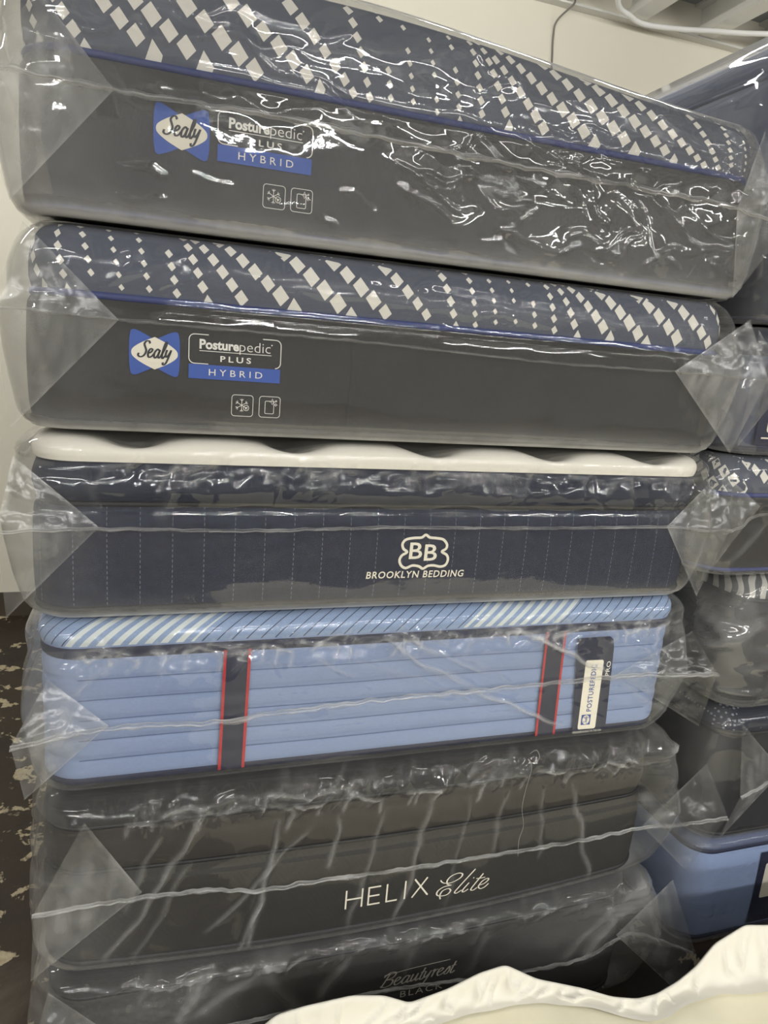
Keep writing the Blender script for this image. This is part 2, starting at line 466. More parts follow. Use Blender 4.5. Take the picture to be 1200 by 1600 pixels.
def bag(mt, name, z0, z1, zs, mat, off=.009, df=.005, nz=70, tent=(.04, .04), noise=(), ridges=(), haze=(), seed=1,
        rim=.25, topoff=.002, crush=(), toprim=.1, calm=None, curl=.012, puff=(), flat_=.8, tophaze=.05):
    """film shell round a mattress: tent-shaped ends, wrinkles, milky rims (the top one paints an edge glint)"""
    P0 = mt.P; P = Perim(P0.a+.006, P0.d+.012, P0.r, P0.y0-.006)
    t = P.samples(df); n = len(t)
    g = np.linspace(0, 1, nz)
    zc = z0+(z1-z0)*g
    x, y, nx, ny = P.at(t)
    Z, T = np.meshgrid(zc, t, indexing='ij')
    X = np.broadcast_to(x, Z.shape).copy(); Y = np.broadcast_to(y, Z.shape).copy()
    NX = np.broadcast_to(nx, Z.shape); NY = np.broadcast_to(ny, Z.shape)
    ii = mt.inset(Z)
    e = off+0*Z
    ins = np.minimum(ii, .05)
    # film bridges shallow hollows of the side
    k = 9
    ker = np.ones(k)/k
    col = np.convolve(np.pad(mt.inset(zc), k//2, mode='edge'), ker, 'valid')
    ins = np.minimum(mt.inset(zc), col)[:, None]+0*Z
    o = e-ins
    # tent-shaped ends
    tn = np.clip(1-np.where(Z > zs, (Z-zs)/(z1-zs), (zs-Z)/(zs-z0)), 0, 1)
    side = sstep(.25, .95, np.abs(NX))*(1-.8*sstep(.1, .7, Y))
    o = o+side*np.where(NX < 0, tent[0], tent[1])*(tn**flat_)
    for (pc, ph, pa, pn) in puff:                          # film standing off the cloth along an edge
        o = o+pa*np.exp(-((Z-pc)/ph)**2)*(.8+1.0*perlin(T*9, Z*4, seed+70))*(1-side) + pn*np.exp(-((Z-pc-ph*.5)/ph)**2)*(perlin(T*15, Z*17, seed+71)+.5*perlin(T*31, Z*33, seed+72))
    # wrinkles
    w = 0*Z; front = sstep(.0, .03, Z-z0)*sstep(.0, .015, z1-Z)
    U = T
    for (sx, sz, amp, sd, rid) in noise:
        wx = .35*perlin(U*sx*.5+7, Z*sz*.5, sd+50); wz = .35*perlin(U*sx*.5, Z*sz*.5+9, sd+60)
        q = perlin(U*sx+wx, Z*sz+wz, sd)
        if rid: q = (1-np.abs(q)*2.2)**3*np.sign(1-np.abs(q)*2.2)
        w += amp*q
    if calm: o = o+.05*(np.clip(Z, z0+.05, zs+.02)-z0-.05)*(1-sstep(calm[0], calm[1], X))*(1-side); w = w*(calm[2]+(1-calm[2])*sstep(calm[0], calm[1], X))
    hz = 0*Z
    for c in crush:                                        # (x, z, rx, rz, amp, scale)
        m_ = np.exp(-((U-c[0])/c[2])**2-((Z-c[1])/c[3])**2)
        q = perlin(U*c[5], Z*c[5], seed+11); w += m_*c[4]*((1-np.abs(q)*2)**3+.8*perlin(U*c[5]*2.1, Z*c[5]*2.1, seed+5))
        hz += .05*m_
    for r in ridges:                                       # (x0, z0, x1, z1, width, amp[, haze])
        d, tt = seg_dist(U+curl*perlin(U*13, Z*13, seed+3), Z+curl*.7*perlin(U*13+5, Z*13, seed+4), r[:2], r[2:4])
        tp = np.clip(np.minimum(tt, 1-tt)*6+.25, 0, 1)
        q = np.exp(-d/r[4])*tp
        w += r[5]*q
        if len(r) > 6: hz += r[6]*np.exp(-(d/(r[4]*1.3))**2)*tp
    o = o+np.maximum(w, -off*.75)*front*np.where(np.abs(NX) > .9, 1.5, 1.0)
    X = X+NX*o; Y = Y+NY*o
    hz += rim*np.exp(-(Z-z0)/.012)+toprim*np.exp(-(z1-Z)/.005)
    for h in haze:                                         # (x, z, rx, rz, amount)
        hz += h[4]*np.exp(-((U-h[0])/h[2])**2-((Z-h[1])/h[3])**2)
    hz += .12*side
    ZZ = Z+mt.dz(X, Z)
    V = [np.stack([X, Y, ZZ-mt.z0], -1).reshape(-1, 3)]; H = [hz.reshape(-1)]
    # film folded over the top and under the bottom
    R = nz
    for zz, top in ((z1, True), (z0, False)):
        row = R-1 if top else 0
        for kk in (.03, .10, .3, .8):
            bx, by = X[row], Y[row]; cyy = P.y0+P.d/2
            x2 = bx*(1-kk/P.a) if kk > .05 else bx-nx*kk
            y2 = cyy+(by-cyy)*(1-kk/P.a) if kk > .05 else by-ny*kk
            z2 = zz+(topoff if top else 0)+0*x2
            V.append(np.stack([x2, y2, z2+mt.dz(x2, z2)-mt.z0], 1)); H.append(np.full(n, tophaze if top else .05))
    V = np.concatenate(V); H = np.concatenate(H)
    idx = np.arange((R+8)*n).reshape(R+8, n)
    def q(a, b): return np.stack([a, np.roll(a, -1), np.roll(b, -1), b], -1)
    F = [q(idx[i], idx[i+1]) for i in range(R-1)]
    F += [q(idx[R-1], idx[R])]+[q(idx[R+i], idx[R+i+1]) for i in range(3)]
    F += [q(idx[R+4], idx[0])]+[q(idx[R+5+i], idx[R+4+i]) for i in range(3)]
    F = np.concatenate(F)
    b = mesh_obj(name, V, F, mat, mt.root, attrs={'haze': H})
    b['label'] = 'clear plastic bag'
    return b

def tri_grid(a, b, c, n, wav, seed):
    a, b, c = map(lambda q: np.asarray(q, float), (a, b, c)); V = []; F = []; E = []; Q = []
    for i in range(n+1):
        for j in range(n+1-i):
            u, v = i/n, j/n; w = 1-u-v; p = a*w+b*u+c*v
            edge = min(u, v, w)
            V.append(p); E.append(edge); Q.append((u, w))
    V = np.array(V); E = np.array(E)
    nn = np.cross(b-a, c-a); nn /= np.linalg.norm(nn)+1e-9
    k = perlin(V[:, 0]*22+seed, V[:, 2]*22, seed)+.5*perlin(V[:, 0]*50, V[:, 2]*50+seed, seed+1)
    V = V+nn*(k*wav)[:, None]*np.clip(E*6, 0, 1)[:, None]
    id_ = {}; q = 0
    for i in range(n+1):
        for j in range(n+1-i): id_[i, j] = q; q += 1
    for i in range(n):
        for j in range(n-i):
            F.append((id_[i, j], id_[i+1, j], id_[i, j+1]))
            if i+j < n-1: F.append((id_[i+1, j], id_[i+1, j+1], id_[i, j+1]))
    return V, F, np.array(Q)

def flap(mt, bagobj, pts, haze=.28, wav=.004, seed=1, edge=.12):
    """end gusset of the bag: two folded film triangles, each its own sheet with a bright folded edge"""
    a, c1, tip, c2 = [np.array(p, float)-(mt.root.location.x, mt.root.location.y, mt.root.location.z) for p in pts]
    V = []; F = []; H = []
    for (c, h) in ((c1, haze*.75), (c2, haze)):
        v, f, e = tri_grid(a, tip, c, 22, wav, seed); b = sum(len(q) for q in V)
        F += [tuple(i+b for i in t) for t in f]; V.append(v)
        sk = np.abs(perlin(v[:, 0]*30+seed, v[:, 2]*9, seed+8)); H.append(h*(.55+.9*sk)*(.45+.55*sstep(0, .35, e[:, 1]))+edge*np.exp(-e[:, 0]/.012))
    V = np.concatenate(V); H = np.concatenate(H)
    return mesh_obj('gusset_flap', V, F, M['film_flap'], bagobj, attrs={'haze': H})

def seam(mt, bagobj, path, off=.016, h=.010, seed=1, haze=.5, wob=.0015):
    """welded fin running across the front of the bag: path of world (x, y-or-None, z)"""
    P = []
    for (x, y, z) in path: P.append((x, (-off if y is None else y), z))
    P = catmull(P, 24); n = len(P); V = []; H = []
    P[:, 2] += wob*perlin(P[:, 0]*30, 0*P[:, 0]+seed, seed)*1.5
    hh = .72*h*(1+.55*perlin(P[:, 0]*15, 0*P[:, 0]+3, seed+2))
    rl = mt.root.location
    cols = 5
    for k in range(cols):
        g = k/(cols-1)
        q = P.copy(); q[:, 1] += -.006*math.sin(g*math.pi)-.003*g+.002*perlin(P[:, 0]*60, P[:, 0]*0+g*2, seed+5); q[:, 2] += -hh*(g-.3)
        V.append(q-np.array(rl)); H.append(haze*.95*(1.3 if k in (0, cols-1) else .7)*np.clip(.75+.9*perlin(P[:, 0]*11, P[:, 0]*0+.7*k, seed+9), .15, 1.6))
    V = np.concatenate(V); idx = np.arange(cols*n).reshape(cols, n)
    F = np.stack([idx[:-1, :-1], idx[:-1, 1:], idx[1:, 1:], idx[1:, :-1]], -1).reshape(-1, 4)
    return mesh_obj('sealed_seam', V, F, M['seam'], bagobj, attrs={'haze': np.concatenate(H)})

def side_prof(z0, zp, bulge=.004, n=14, lo=.012, top=.010):
    """border section, bottom edge rounded under"""
    out = [(z0, lo+.012)]
    for k in range(n+1):
        g = k/n; z = z0+.004+(zp-z0-.004)*g
        i = lo*math.exp(-(z-z0)/.010)+top*math.exp(-(zp-z)/.008)-bulge*math.sin(math.pi*g)
        out.append((z, i))
    return out
def top_prof(zp, zt, R=.06, i0=.010, bul=.0, n=14, ez=.9):
    out = []
    for k in range(n+1):
        th = math.pi/2*k/n
        out.append((zp+(zt-zp)*math.sin(th)**ez, i0*math.exp(-k/1.5)-bul*math.sin(math.pi*k/n)+R*(1-math.cos(th)**.75)))
    return out

rs = np.random.RandomState(4)
def rnd_ridges(n, xr, zr, ang, lenr, width, amp, seed, haze=None):
    r = np.random.RandomState(seed); out = []
    for _ in range(n):
        x = r.uniform(*xr); z = r.uniform(*zr); g = math.radians(r.uniform(*ang)); L = r.uniform(*lenr)
        a = amp*r.uniform(.5, 1.2)*(1 if r.rand() > .35 else -.7)
        q = (x-L/2*math.cos(g), z-L/2*math.sin(g), x+L/2*math.cos(g), z+L/2*math.sin(g), width*r.uniform(.7, 1.4), a)
        out.append(q if haze is None else q+(haze*r.uniform(.4, 1.2),))
    return out

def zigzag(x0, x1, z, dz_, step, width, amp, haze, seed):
    # a run of little tucks in the film; haze paints white glints on them
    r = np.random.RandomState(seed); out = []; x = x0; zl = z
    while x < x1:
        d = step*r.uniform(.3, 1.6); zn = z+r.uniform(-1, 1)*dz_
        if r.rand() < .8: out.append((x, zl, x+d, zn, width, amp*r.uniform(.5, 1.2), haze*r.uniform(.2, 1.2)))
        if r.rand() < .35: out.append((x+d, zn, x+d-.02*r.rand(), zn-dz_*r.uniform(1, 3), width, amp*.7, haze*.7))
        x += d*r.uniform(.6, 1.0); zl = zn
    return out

# ================================================================== SETTING
def floor_mat():
    t = NT('stained_concrete'); v = t.coords(); v.inputs['Location'].default_value = (5.13, 0.41, 0)
    a = t.noise(v, 2.2, 6, .6, .5); b = t.noise(v, 9, 7, .62, .4); c = t.noise(v, 60, 4); d = t.noise(v, 1.6, 2)
    base = t.ramp(a.outputs[0], [(.3, lin((34, 26, 18))), (.55, lin((52, 40, 28))), (.75, lin((96, 88, 76)))])
    f = t.math('MULTIPLY_ADD', d.outputs[0], .22, t.math('SUBTRACT', b.outputs[0], .11))
    sp = t.ramp(f, [(.585, (0, 0, 0)), (.61, (1, 1, 1))])
    c2 = t.mix(c.outputs[0], C4((140, 124, 92)), C4((214, 202, 172)))
    col = t.mix(sp.outputs[0], base.outputs[0], c2.outputs[0])
    return t.finish(col.outputs[0], .55, b.outputs[0], .3, .01)
def wall_mat(name, c):
    t = NT(name); v = t.coords(); a = t.noise(v, 3, 4); b = t.noise(v, 90, 3)
    col = t.mix(a.outputs[0], C4(c, .96), C4(c, 1.03))
    return t.finish(col.outputs[0], .6, b.outputs[0], .08, .002)
M['floor'] = floor_mat(); M['wall'] = wall_mat('cream_paint', (226, 221, 204)); M['deck'] = wall_mat('grey_deck', (165, 168, 170))
M['joist'] = wall_mat('white_painted_steel', (226, 225, 218)); M['cable'] = plain('white_cable_jacket', (236, 236, 232), .45, .02)
M['wire'] = plain('grey_wire', (120, 116, 108), .5)

WY = 3.2; WT = 3.89
def slab(name, x0, x1, y0, y1, z0, z1, mat):
    V, F = box(x0, x1, y0, y1, z0, z1); return struct(mesh_obj(name, V, F, mat, smooth=False))
slab('floor', -6, 9, -9, WY+.2, FZ-.1, FZ, M['floor'])
slab('wall_back', -6, 9, WY, WY+.2, FZ, 4.10, M['wall'])
slab('wall_left', -6.2, -6, -9, WY+.2, FZ, 4.10, M['wall'])
slab('wall_right', 9, 9.2, -9, WY+.2, FZ, 4.10, M['wall'])
slab('ceiling', -6, 9, -9, WY+.2, 4.10, 4.35, M['deck'])
slab('baseboard_back', -6, 9, WY-.012, WY, FZ, FZ+.15, plain('dark_vinyl_base', (70, 62, 50), .5))
# ledger along the head of the wall, then joists bearing on it
mb = MB(); mb.add(*box(-6, 9, WY-.07, WY-.001, WT-.012, WT+.0))
struct(mb.build('trim_1', M['joist']))
for k, xj in enumerate([2.385+.555*q for q in range(-6, 6)]):
    mb = MB(); w_ = .135
    mb.add(*box(xj, xj+w_, -9, WY-.0, WT+.002, WT+.020)); mb.add(*box(xj+w_/2-.006, xj+w_/2+.006, -9, WY, WT+.02, 4.08)); mb.add(*box(xj, xj+w_, -9, WY, 4.08, 4.099))
    mb.add(*box(xj+w_-.012, xj+w_, -9, WY, WT+.02, WT+.05)); mb.add(*box(xj, xj+.012, -9, WY, WT+.02, WT+.05))
    o = struct(mb.build('ceiling_joist', M['joist']))

# ================================================================== FRONT STACK
GRP = None
# ---------- diamond pattern woven into the top panels
def diamonds(mt, prof, c0, period, row0, seed, mb, mi, smin=.0055, smax=.0185, s_rng=(-.93, .93), k0=1.35):
    pr = np.array(prof); seg = np.hypot(np.diff(pr[:, 0]), np.diff(pr[:, 1])); L = np.concatenate([[0], np.cumsum(seg)])
    r = np.random.RandomState(seed)
    T = L[-1]
    def surf(s_, t_):
        z = np.interp(t_, L, pr[:, 0]); i = np.interp(t_, L, pr[:, 1])
        x, y, nx, ny = mt.P.at(np.array([s_])); i = i-.0012
        x = x-nx*i; y = y-ny*i; z = z+mt.dz(x, np.array([z]))
        return (float(x[0]), float(y[0]), float(z[0]-mt.z0))
    def big(s_): return .5+.5*math.cos(2*math.pi*(s_-c0)/period)
    placed = []
    sm_ = s_rng[0]-.2
    while sm_ < s_rng[1]+.2:
        b0 = float(sstep(.1, .8, big(sm_)))
        k_ = .22+k0*b0
        s_, t_ = sm_-k_*T*.5, T-.004-r.uniform(0, .015)
        while t_ > .006:
            b = big(s_)
            h = smin+(smax-smin)*b**.8*r.uniform(.88, 1.08)
            ww = h*.92; hh = h*1.08
            if s_rng[0] < s_ < s_rng[1] and (b > .12 or r.rand() < .75) and not any(abs(s_-a)/(ww+a2)+abs(t_-c)/(hh+c2) < .86 for a, c, a2, c2 in placed[-60:]):
                placed.append((s_, t_, ww, hh))
                if t_-hh > .003:
                    q = [(s_-ww, t_+hh*.12), (s_+ww*.05, t_-hh), (s_+ww, t_-hh*.12), (s_-ww*.05, t_+hh)]
                else:
                    hb = t_-.003
                    q = [(s_-ww*.8, .003), (s_+ww*.8, .003), (s_+ww, t_-min(hh*.12, hb*.5)), (s_-ww*.05, t_+hh)]
                mb.add([surf(*p) for p in q], [(0, 1, 2, 3)], mi)
            step = .0255*(.80+.20*b)+.009*b
            nrm = math.hypot(k_, 1); s_ += step*k_/nrm; t_ -= step/nrm*1.05
        sm_ += .046+.048*b0

def panel_with_diamonds(mt, name, prof, base, c0, period, seed, **kw):
    V, F, mi = mt.shell(name, prof, base, df=.02, cap_top=True)
    mb = MB(); mb.add(V, F, 0); diamonds(mt, prof, c0, period, 0, seed, mb, 1, **kw)
    o = mesh_obj(name, mb.V, mb.F, [base, M['diamond']], mt.root, mb.M)
    return o

# ---------- printed badges of the two charcoal mattresses
def sealy_badge(mt, x0, x1, z0, z1, parent):
    """blue pillow shape with a cream pointed oval and dark script"""
    W_, H_ = x1-x0, z1-z0
    f = lambda u, v: (x0+u*W_, z0+v*H_)
    mb = MB()
    top = catmull([(0.03, .97), (.1, 1.0), (.25, .94), (.5, .80)], 4).tolist()+catmull([(.5, .80), (.75, .94), (.9, 1.0), (.97, .97)], 4).tolist()[1:]
    rgt = catmull([(.97, .97), (1.0, .75), (1.0, .25), (.97, .03)], 4).tolist()[1:]
    bot = catmull([(.97, .03), (.9, 0), (.75, .06), (.5, .2)], 4).tolist()[1:]+catmull([(.5, .2), (.25, .06), (.1, 0), (.03, .03)], 4).tolist()[1:]
    lft = catmull([(.03, .03), (0, .25), (0, .75), (.03, .97)], 4).tolist()[1:-1]
    out = [f(*p) for p in top+rgt+bot+lft]
    ctr = f(.5, .5); n = len(out)
    mt.sheet(mb, out+[ctr], [(i, n, (i+1) % n) for i in range(n)], .0022, 0)
    ov = [(.5, .86)]+catmull([(.5, .86), (.75, .73), (.92, .6), (.96, .5), (.92, .4), (.75, .27), (.5, .14)], 5).tolist()[1:]
    ov += [(1-p[0], 1-p[1]) for p in ov[1:-1]]
    o2 = [f(*p) for p in ov]; n = len(o2)
    mt.sheet(mb, o2+[ctr], [(i, n, (i+1) % n) for i in range(n)], .0030, 1)
    V, F = script('Sealy', .27, .22)
    V = V-[V[:, 0].min(), 0]; sc = W_*.70/V[:, 0].max()
    V = np.stack([x0+W_*.15+V[:, 0]*sc, z0+H_*.40+V[:, 1]*sc*1.05], 1)
    b = mb.build('brand_badge', [M['blue_print'], M['cream_print']], parent); b['label'] = 'blue badge with cream oval'
    m2 = MB(); mt.sheet(m2, V, F, .0038, 0); m2.build('lettering', M['black_print'], b)

def poster_badge(mt, x0, x1, z0, z1, zb, parent):
    """rounded frame with two-weight lettering over a blue bar; zb = top of the bar"""
    mb = MB(); wl = .0016
    r = rrect(x0, x1, zb+.0015, z1, .010, 6)
    n = len(r)
    c = np.array(r+[r[0]])
    # open frame: gaps at top right and bottom
    fr = catmull(c, 1); dense = []
    for a, b in zip(c[:-1], c[1:]):
        for k in range(6): dense.append(a+(b-a)*k/6)
    dense = np.array(dense+[c[-1]])
    xm = (dense[:, 0]-x0)/(x1-x0); zm = (dense[:, 1]-zb)/(z1-zb)
    keep = ~(((zm > .9) & (xm > .32) & (xm < .72)) | ((zm < .1) & (xm > .32) & (xm < .70)))
    run = []
    for i, k in enumerate(keep):
        if k: run.append(dense[i])
        if (not k or i == len(keep)-1) and len(run) > 2:
            mt.sheet(mb, *band(np.array(run), wl), .0024, 0); run = []
        elif not k: run = []
    W_ = x1-x0; zf = z1-zb
    xs = x0+W_*.11; xe = x0+W_*.90; xm_ = x0+W_*.535
    zt0 = zb+zf*.52
    # heavy then light weight, both with descender p
    V, F = text2d('Posture', .035); hcap = .72
    sc = (xm_-xs)/V[:, 0].max(); k = zf*.33/V[:, 1].max()
    mt.sheet(mb, np.stack([xs+V[:, 0]*sc, zt0+V[:, 1]*k], 1), F, .0024, 0)
    V, F = text2d('pedic', -.012); sc = (xe-.004-xm_)/V[:, 0].max(); k2 = zf*.44/V[:, 1].max()
    mt.sheet(mb, np.stack([xm_+.001+V[:, 0]*sc, zt0-zf*.10+V[:, 1]*k2], 1), F, .0024, 0)
    mt.sheet(mb, rrect(xe-.002, xe+.0006, zt0+zf*.27, zt0+zf*.27+.0026, .0013, 4), [tuple(range(20))], .0024, 0)
    mt.sheet(mb, *band([(xs, zt0-zf*.06), (xe-.001, zt0-zf*.06)], .0012), .0026, 0)
    mt.sheet(mb, *text_fit('PLUS', x0+W_*.335, x0+W_*.67, zb+zf*.13, zb+zf*.33, bold=.02, spacing=1.5), .0024, 0)
    b = mb.build('brand_badge', [M['white_print']], parent); b['label'] = 'white framed lettering badge'
    m2 = MB(); mt.sheet(m2, *poly([(x0, z0), (x1, z0), (x1, zb), (x0, zb)]), .0022, 0)
    bb = m2.build('blue_bar', M['blue_print'], b)
    m3 = MB(); mt.sheet(m3, *text_fit('HYBRID', x0+W_*.215, x0+W_*.80, z0+(zb-z0)*.27, z0+(zb-z0)*.72, bold=.0, spacing=1.55), .0030, 0)
    o = m3.build('lettering', M['white_print'], b)

def care_icons(mt, x0, x1, z0, z1, parent):
    mb = MB(); s_ = min((x1-x0)*.44, z1-z0); wl = .0011
    def frame(xa): mt.sheet(mb, *band(np.array(rrect(xa, xa+s_, z0, z0+s_, s_*.14, 5)), wl, True), .0024, 0)
    frame(x0); frame(x1-s_)
    c = (x0+s_*.47, z0+s_*.52)
    for k in range(6):
        g = math.radians(30+60*k); L = s_*.31; e = (c[0]+L*math.cos(g), c[1]+L*math.sin(g))
        mt.sheet(mb, *band([c, e], wl), .0024, 0)
        for sg in (-1, 1):
            m_ = (c[0]+.68*L*math.cos(g), c[1]+.68*L*math.sin(g)); h = g+sg*.8
            mt.sheet(mb, *band([m_, (m_[0]+L*.35*math.cos(h), m_[1]+L*.35*math.sin(h))], wl*.9), .0024, 0)
    cc = (x0+s_*.68, z0+s_*.40)
    mt.sheet(mb, *band(np.array([(cc[0]+s_*.13*math.cos(a), cc[1]+s_*.13*math.sin(a)) for a in np.linspace(0, 2*np.pi, 16)[:-1]]), wl, True), .0026, 0)
    mt.sheet(mb, *text_fit('3x', cc[0]-s_*.07, cc[0]+s_*.07, cc[1]-s_*.05, cc[1]+s_*.05), .0026, 0)
    xa = x1-s_
    q = rrect(xa+s_*.28, xa+s_*.70, z0+s_*.18, z0+s_*.78, s_*.05, 3)
    mt.sheet(mb, *band(np.array(q), wl, True), .0024, 0)
    for (px, pz, rr) in ((.62, .76, .15), (.79, .62, .08), (.80, .80, .05)):
        st = star((xa+s_*px, z0+s_*pz), s_*rr, s_*rr*.38)
        mt.sheet(mb, *band(np.array(st), wl*.9, True), .0028, 0)
    mb.build('care_icons', M['white_print'], parent)

# --------------------------------------------------------------- mattress 1 (topmost)
z0, zp, zt = 1.841, 2.092, 2.262
root = thing('mattress', 'topmost charcoal mattress of the near stack, crinkled bag, blue badge, diamond-pattern top', 'mattress', (0, .0, z0), None)
def dz1(x, z):
    return -np.clip((z-2.10)/.16, 0, 1)*(.062*sstep(-.25, .80, x))
sp = side_prof(z0, zp); tp = top_prof(zp, zt, .05, ez=.85)
m1 = Mattress(root, z0, sp+tp[1:], dz1)
bd = m1.add_shell('border', sp, M['charcoal'], cap_bot=True)
panel_with_diamonds(m1, 'top_panel', tp, M['panel_grey'], -.47, .82, 3)
m1.cord('piping', zp, .007, M['blue_cord'], .001)
m1.cord('piping', z0+.010, .006, M['blue_cord'], .0)
sealy_badge(m1, -.546, -.454, 1.953, 2.034, bd)
poster_badge(m1, -.440, -.273, 1.957, 2.038, 1.984, bd)
care_icons(m1, -.358, -.268, 1.892, 1.932, bd)
r1 = np.random.RandomState(21)
rid = rnd_ridges(44, (-.1, .74), (1.87, 2.24), (-60, 35), (.08, .26), .005, .0042, 5)
rid += rnd_ridges(30, (.0, .74), (1.86, 2.04), (-60, 60), (.05, .14), .0035, .003, 6)
rid += rnd_ridges(7, (-.6, -.1), (1.86, 1.94), (-30, 30), (.05, .12), .005, .0022, 7)
rid += [(-.70, 2.12, -.30, 2.15, .007, .005), (-.55, 2.19, -.12, 2.06, .007, .005), (-.52, 2.06, -.28, 2.05, .006, .004), (-.60, 2.17, -.2, 2.2, .006, .004)]
b1 = bag(m1, 'plastic_bag', z0-.004, zt+.004, 2.036, M['film_crinkled'], off=.010, df=.0042, nz=110, tent=(.03, .03),
         noise=[(6, 9, .0060, 31, False), (12, 17, .0034, 32, False), (21, 27, .0013, 36, False)], ridges=rid,
         crush=[(.70, 2.12, .1, .08, .003, 20)], calm=(-.2, .12, .22), curl=.03,
         haze=[(.35, 1.95, .5, .1, .03), (-.72, 1.95, .1, .2, .1)], seed=1, rim=1.3, topoff=.010, toprim=.7)  # strong top-rim haze paints the lamp glint along the upper edge
flap(m1, b1, ((-.608, -.020, 2.036), (-.717, -.006, 2.160), (-.823, -.040, 2.028), (-.769, -.006, 1.849)), .42, seed=2)
flap(m1, b1, ((.679, -.020, 2.023), (.729, -.006, 2.192), (.815, -.040, 2.006), (.723, -.006, 1.838)), .34, seed=3)
seam(m1, b1, [(-.82, -.035, 2.04), (-.608, -.02, 2.038), (-.347, None, 2.041), (-.137, None, 2.037), (.131, None, 2.032), (.604, None, 2.029), (.69, -.02, 2.023), (.812, -.04, 2.008)], .024, .015, 3, .55, .003)

# --------------------------------------------------------------- mattress 2
z0, zp, zt = 1.480, 1.712, 1.828
root = thing('mattress', 'charcoal mattress second from the top of the near stack, blue badge, smooth bag', 'mattress', (0, 0, z0))
sp = side_prof(z0, zp); tp = top_prof(zp, zt, .05, ez=.85)
m2 = Mattress(root, z0, sp+tp[1:])
bd = m2.add_shell('border', sp, M['charcoal2'], cap_bot=True)
# upright joining seam of the border cloth
mb = MB(); mt_ = m2
zz_ = np.linspace(1.50, 1.703, 12); mt_.sheet(mb, *band(np.stack([-.174+0*zz_+.0015*np.sin(zz_*40), zz_], 1), .0022), .0008, 0)
mb.build('border_seam', M['black_print'], bd)
panel_with_diamonds(m2, 'top_panel', tp, M['panel_grey'], -.22, .76, 8, k0=1.1)
m2.cord('piping', zp, .007, M['blue_cord'], .001)
m2.cord('piping', z0+.010, .006, M['black_tape'], .0)
sealy_badge(m2, -.585, -.498, 1.580, 1.660, bd)
poster_badge(m2, -.482, -.313, 1.580, 1.660, 1.606, bd)
care_icons(m2, -.402, -.310, 1.514, 1.554, bd)
rid = [(-.5, 1.775, .62, 1.748, .006, .007, .08), (-.35, 1.757, .3, 1.742, .0055, .006, .05), (.0, 1.79, .7, 1.76, .006, .005), (-.72, 1.70, -.50, 1.78, .006, .004), (-.62, 1.735, -.48, 1.80, .005, .004), (-.55, 1.73, -.38, 1.79, .005, .003),
       (.50, 1.78, .66, 1.70, .005, .003), (.45, 1.745, .62, 1.66, .005, .003)]
rid += rnd_ridges(8, (.0, .25), (1.72, 1.76), (-60, 60), (.02, .06), .004, .0025, 12)
b2 = bag(m2, 'plastic_bag', z0-.004, zt+.002, 1.672, M['film'], off=.009, df=.005, nz=80, tent=(.03, .05),
         noise=[(5, 8, .0012, 41, False), (14, 20, .0006, 42, False)], ridges=rid, crush=[(.12, 1.738, .12, .015, .003, 60), (.63, 1.75, .08, .05, .003, 40)],
         haze=[(-.72, 1.56, .1, .2, .06), (.3, 1.5, .4, .02, .05)], seed=2, rim=1.0, puff=[(1.765, .025, .002, .004)])
flap(m2, b2, ((-.602, -.020, 1.673), (-.751, -.006, 1.819), (-.797, -.040, 1.678), (-.780, -.006, 1.475)), .26, seed=5)
flap(m2, b2, ((.585, -.020, 1.664), (.785, -.006, 1.795), (.837, -.040, 1.663), (.798, -.006, 1.480)), .40, seed=6)
seam(m2, b2, [(-.80, -.035, 1.680), (-.602, -.02, 1.675), (-.35, None, 1.673), (-.107, None, 1.671), (.257, None, 1.662), (.585, -.02, 1.664), (.70, -.03, 1.664), (.84, -.04, 1.662)], .017, .008, 6, .3)

# --------------------------------------------------------------- mattress 3 (navy, ivory pillow top)
z0, zp, zg, zt = 1.118, 1.337, 1.417, 1.470
root = thing('mattress', 'navy mattress with ivory quilted top and white crest, third from top', 'mattress', (0, 0, z0))
sp = side_prof(z0, zp, .003)
gus = [(zp+(zg-zp)*k/8, .010-.012*math.sin(math.pi*k/8)) for k in range(9)]
tp = top_prof(zg, zt, .085, .004, .006, 16, .8)
m3 = Mattress(root, z0, sp+gus[1:]+tp[1:])
bd = m3.add_shell('border', sp, M['navy'], cap_bot=True, df=.012)
m3.add_shell('pillow_gusset', gus, M['navy_plain'])
def quilt3(x, y, z, t, g):
    d = sum(np.exp(-np.abs((x-c)/.05)**1.5) for c in (-.85, -.575, -.27, .035, .325, .60))
    z = z-.045*d*sstep(.15, .8, g)-.006*sstep(.3, 1, g); return x, y+.012*d*sstep(.1, .5, g), z
m3.add_shell('quilted_top', tp, M['ivory'], cap_top=True, disp=quilt3, df=.012)
m3.cord('piping', zg, .004, M['navy_dark'], .001); m3.cord('piping', zp, .006, M['black_tape'], .001); m3.cord('piping', z0+.012, .007, M['black_tape'], .001)
# white crest and lettering
mb = MB()
cr = [(650, 90), (690, 117), (760, 125), (830, 140), (866, 190), (855, 235), (810, 265), (860, 300), (872, 350), (845, 405), (790, 422), (720, 408), (660, 412), (607, 440), (565, 415), (500, 405), (430, 430), (385, 402), (370, 350), (395, 300), (450, 265), (415, 230), (408, 180), (445, 138), (520, 122), (605, 117)]
cv = np.array([(-.110+(x-75+(y-90)/350*43)/1015*.229, 1.277-(y-90)/350*.0765) for x, y in cr])
m3.sheet(mb, *band(catmull(cv, 5, True), .0058, True), .0022, 0)
for xa, dzz in ((-.0155, .003), (.0195, -.0015)):
    V, F = text2d('B', .012); V = V/V.max(0)
    m3.sheet(mb, np.stack([xa+V[:, 0]*.030+V[:, 1]*.001, 1.220+dzz+V[:, 1]*.037], 1), F, .0022, 0)
m3.sheet(mb, *text_fit('BROOKLYN BEDDING', -.109, .119, 1.180, 1.196, bold=.015, spacing=1.12, shear=.12), .0022, 0)
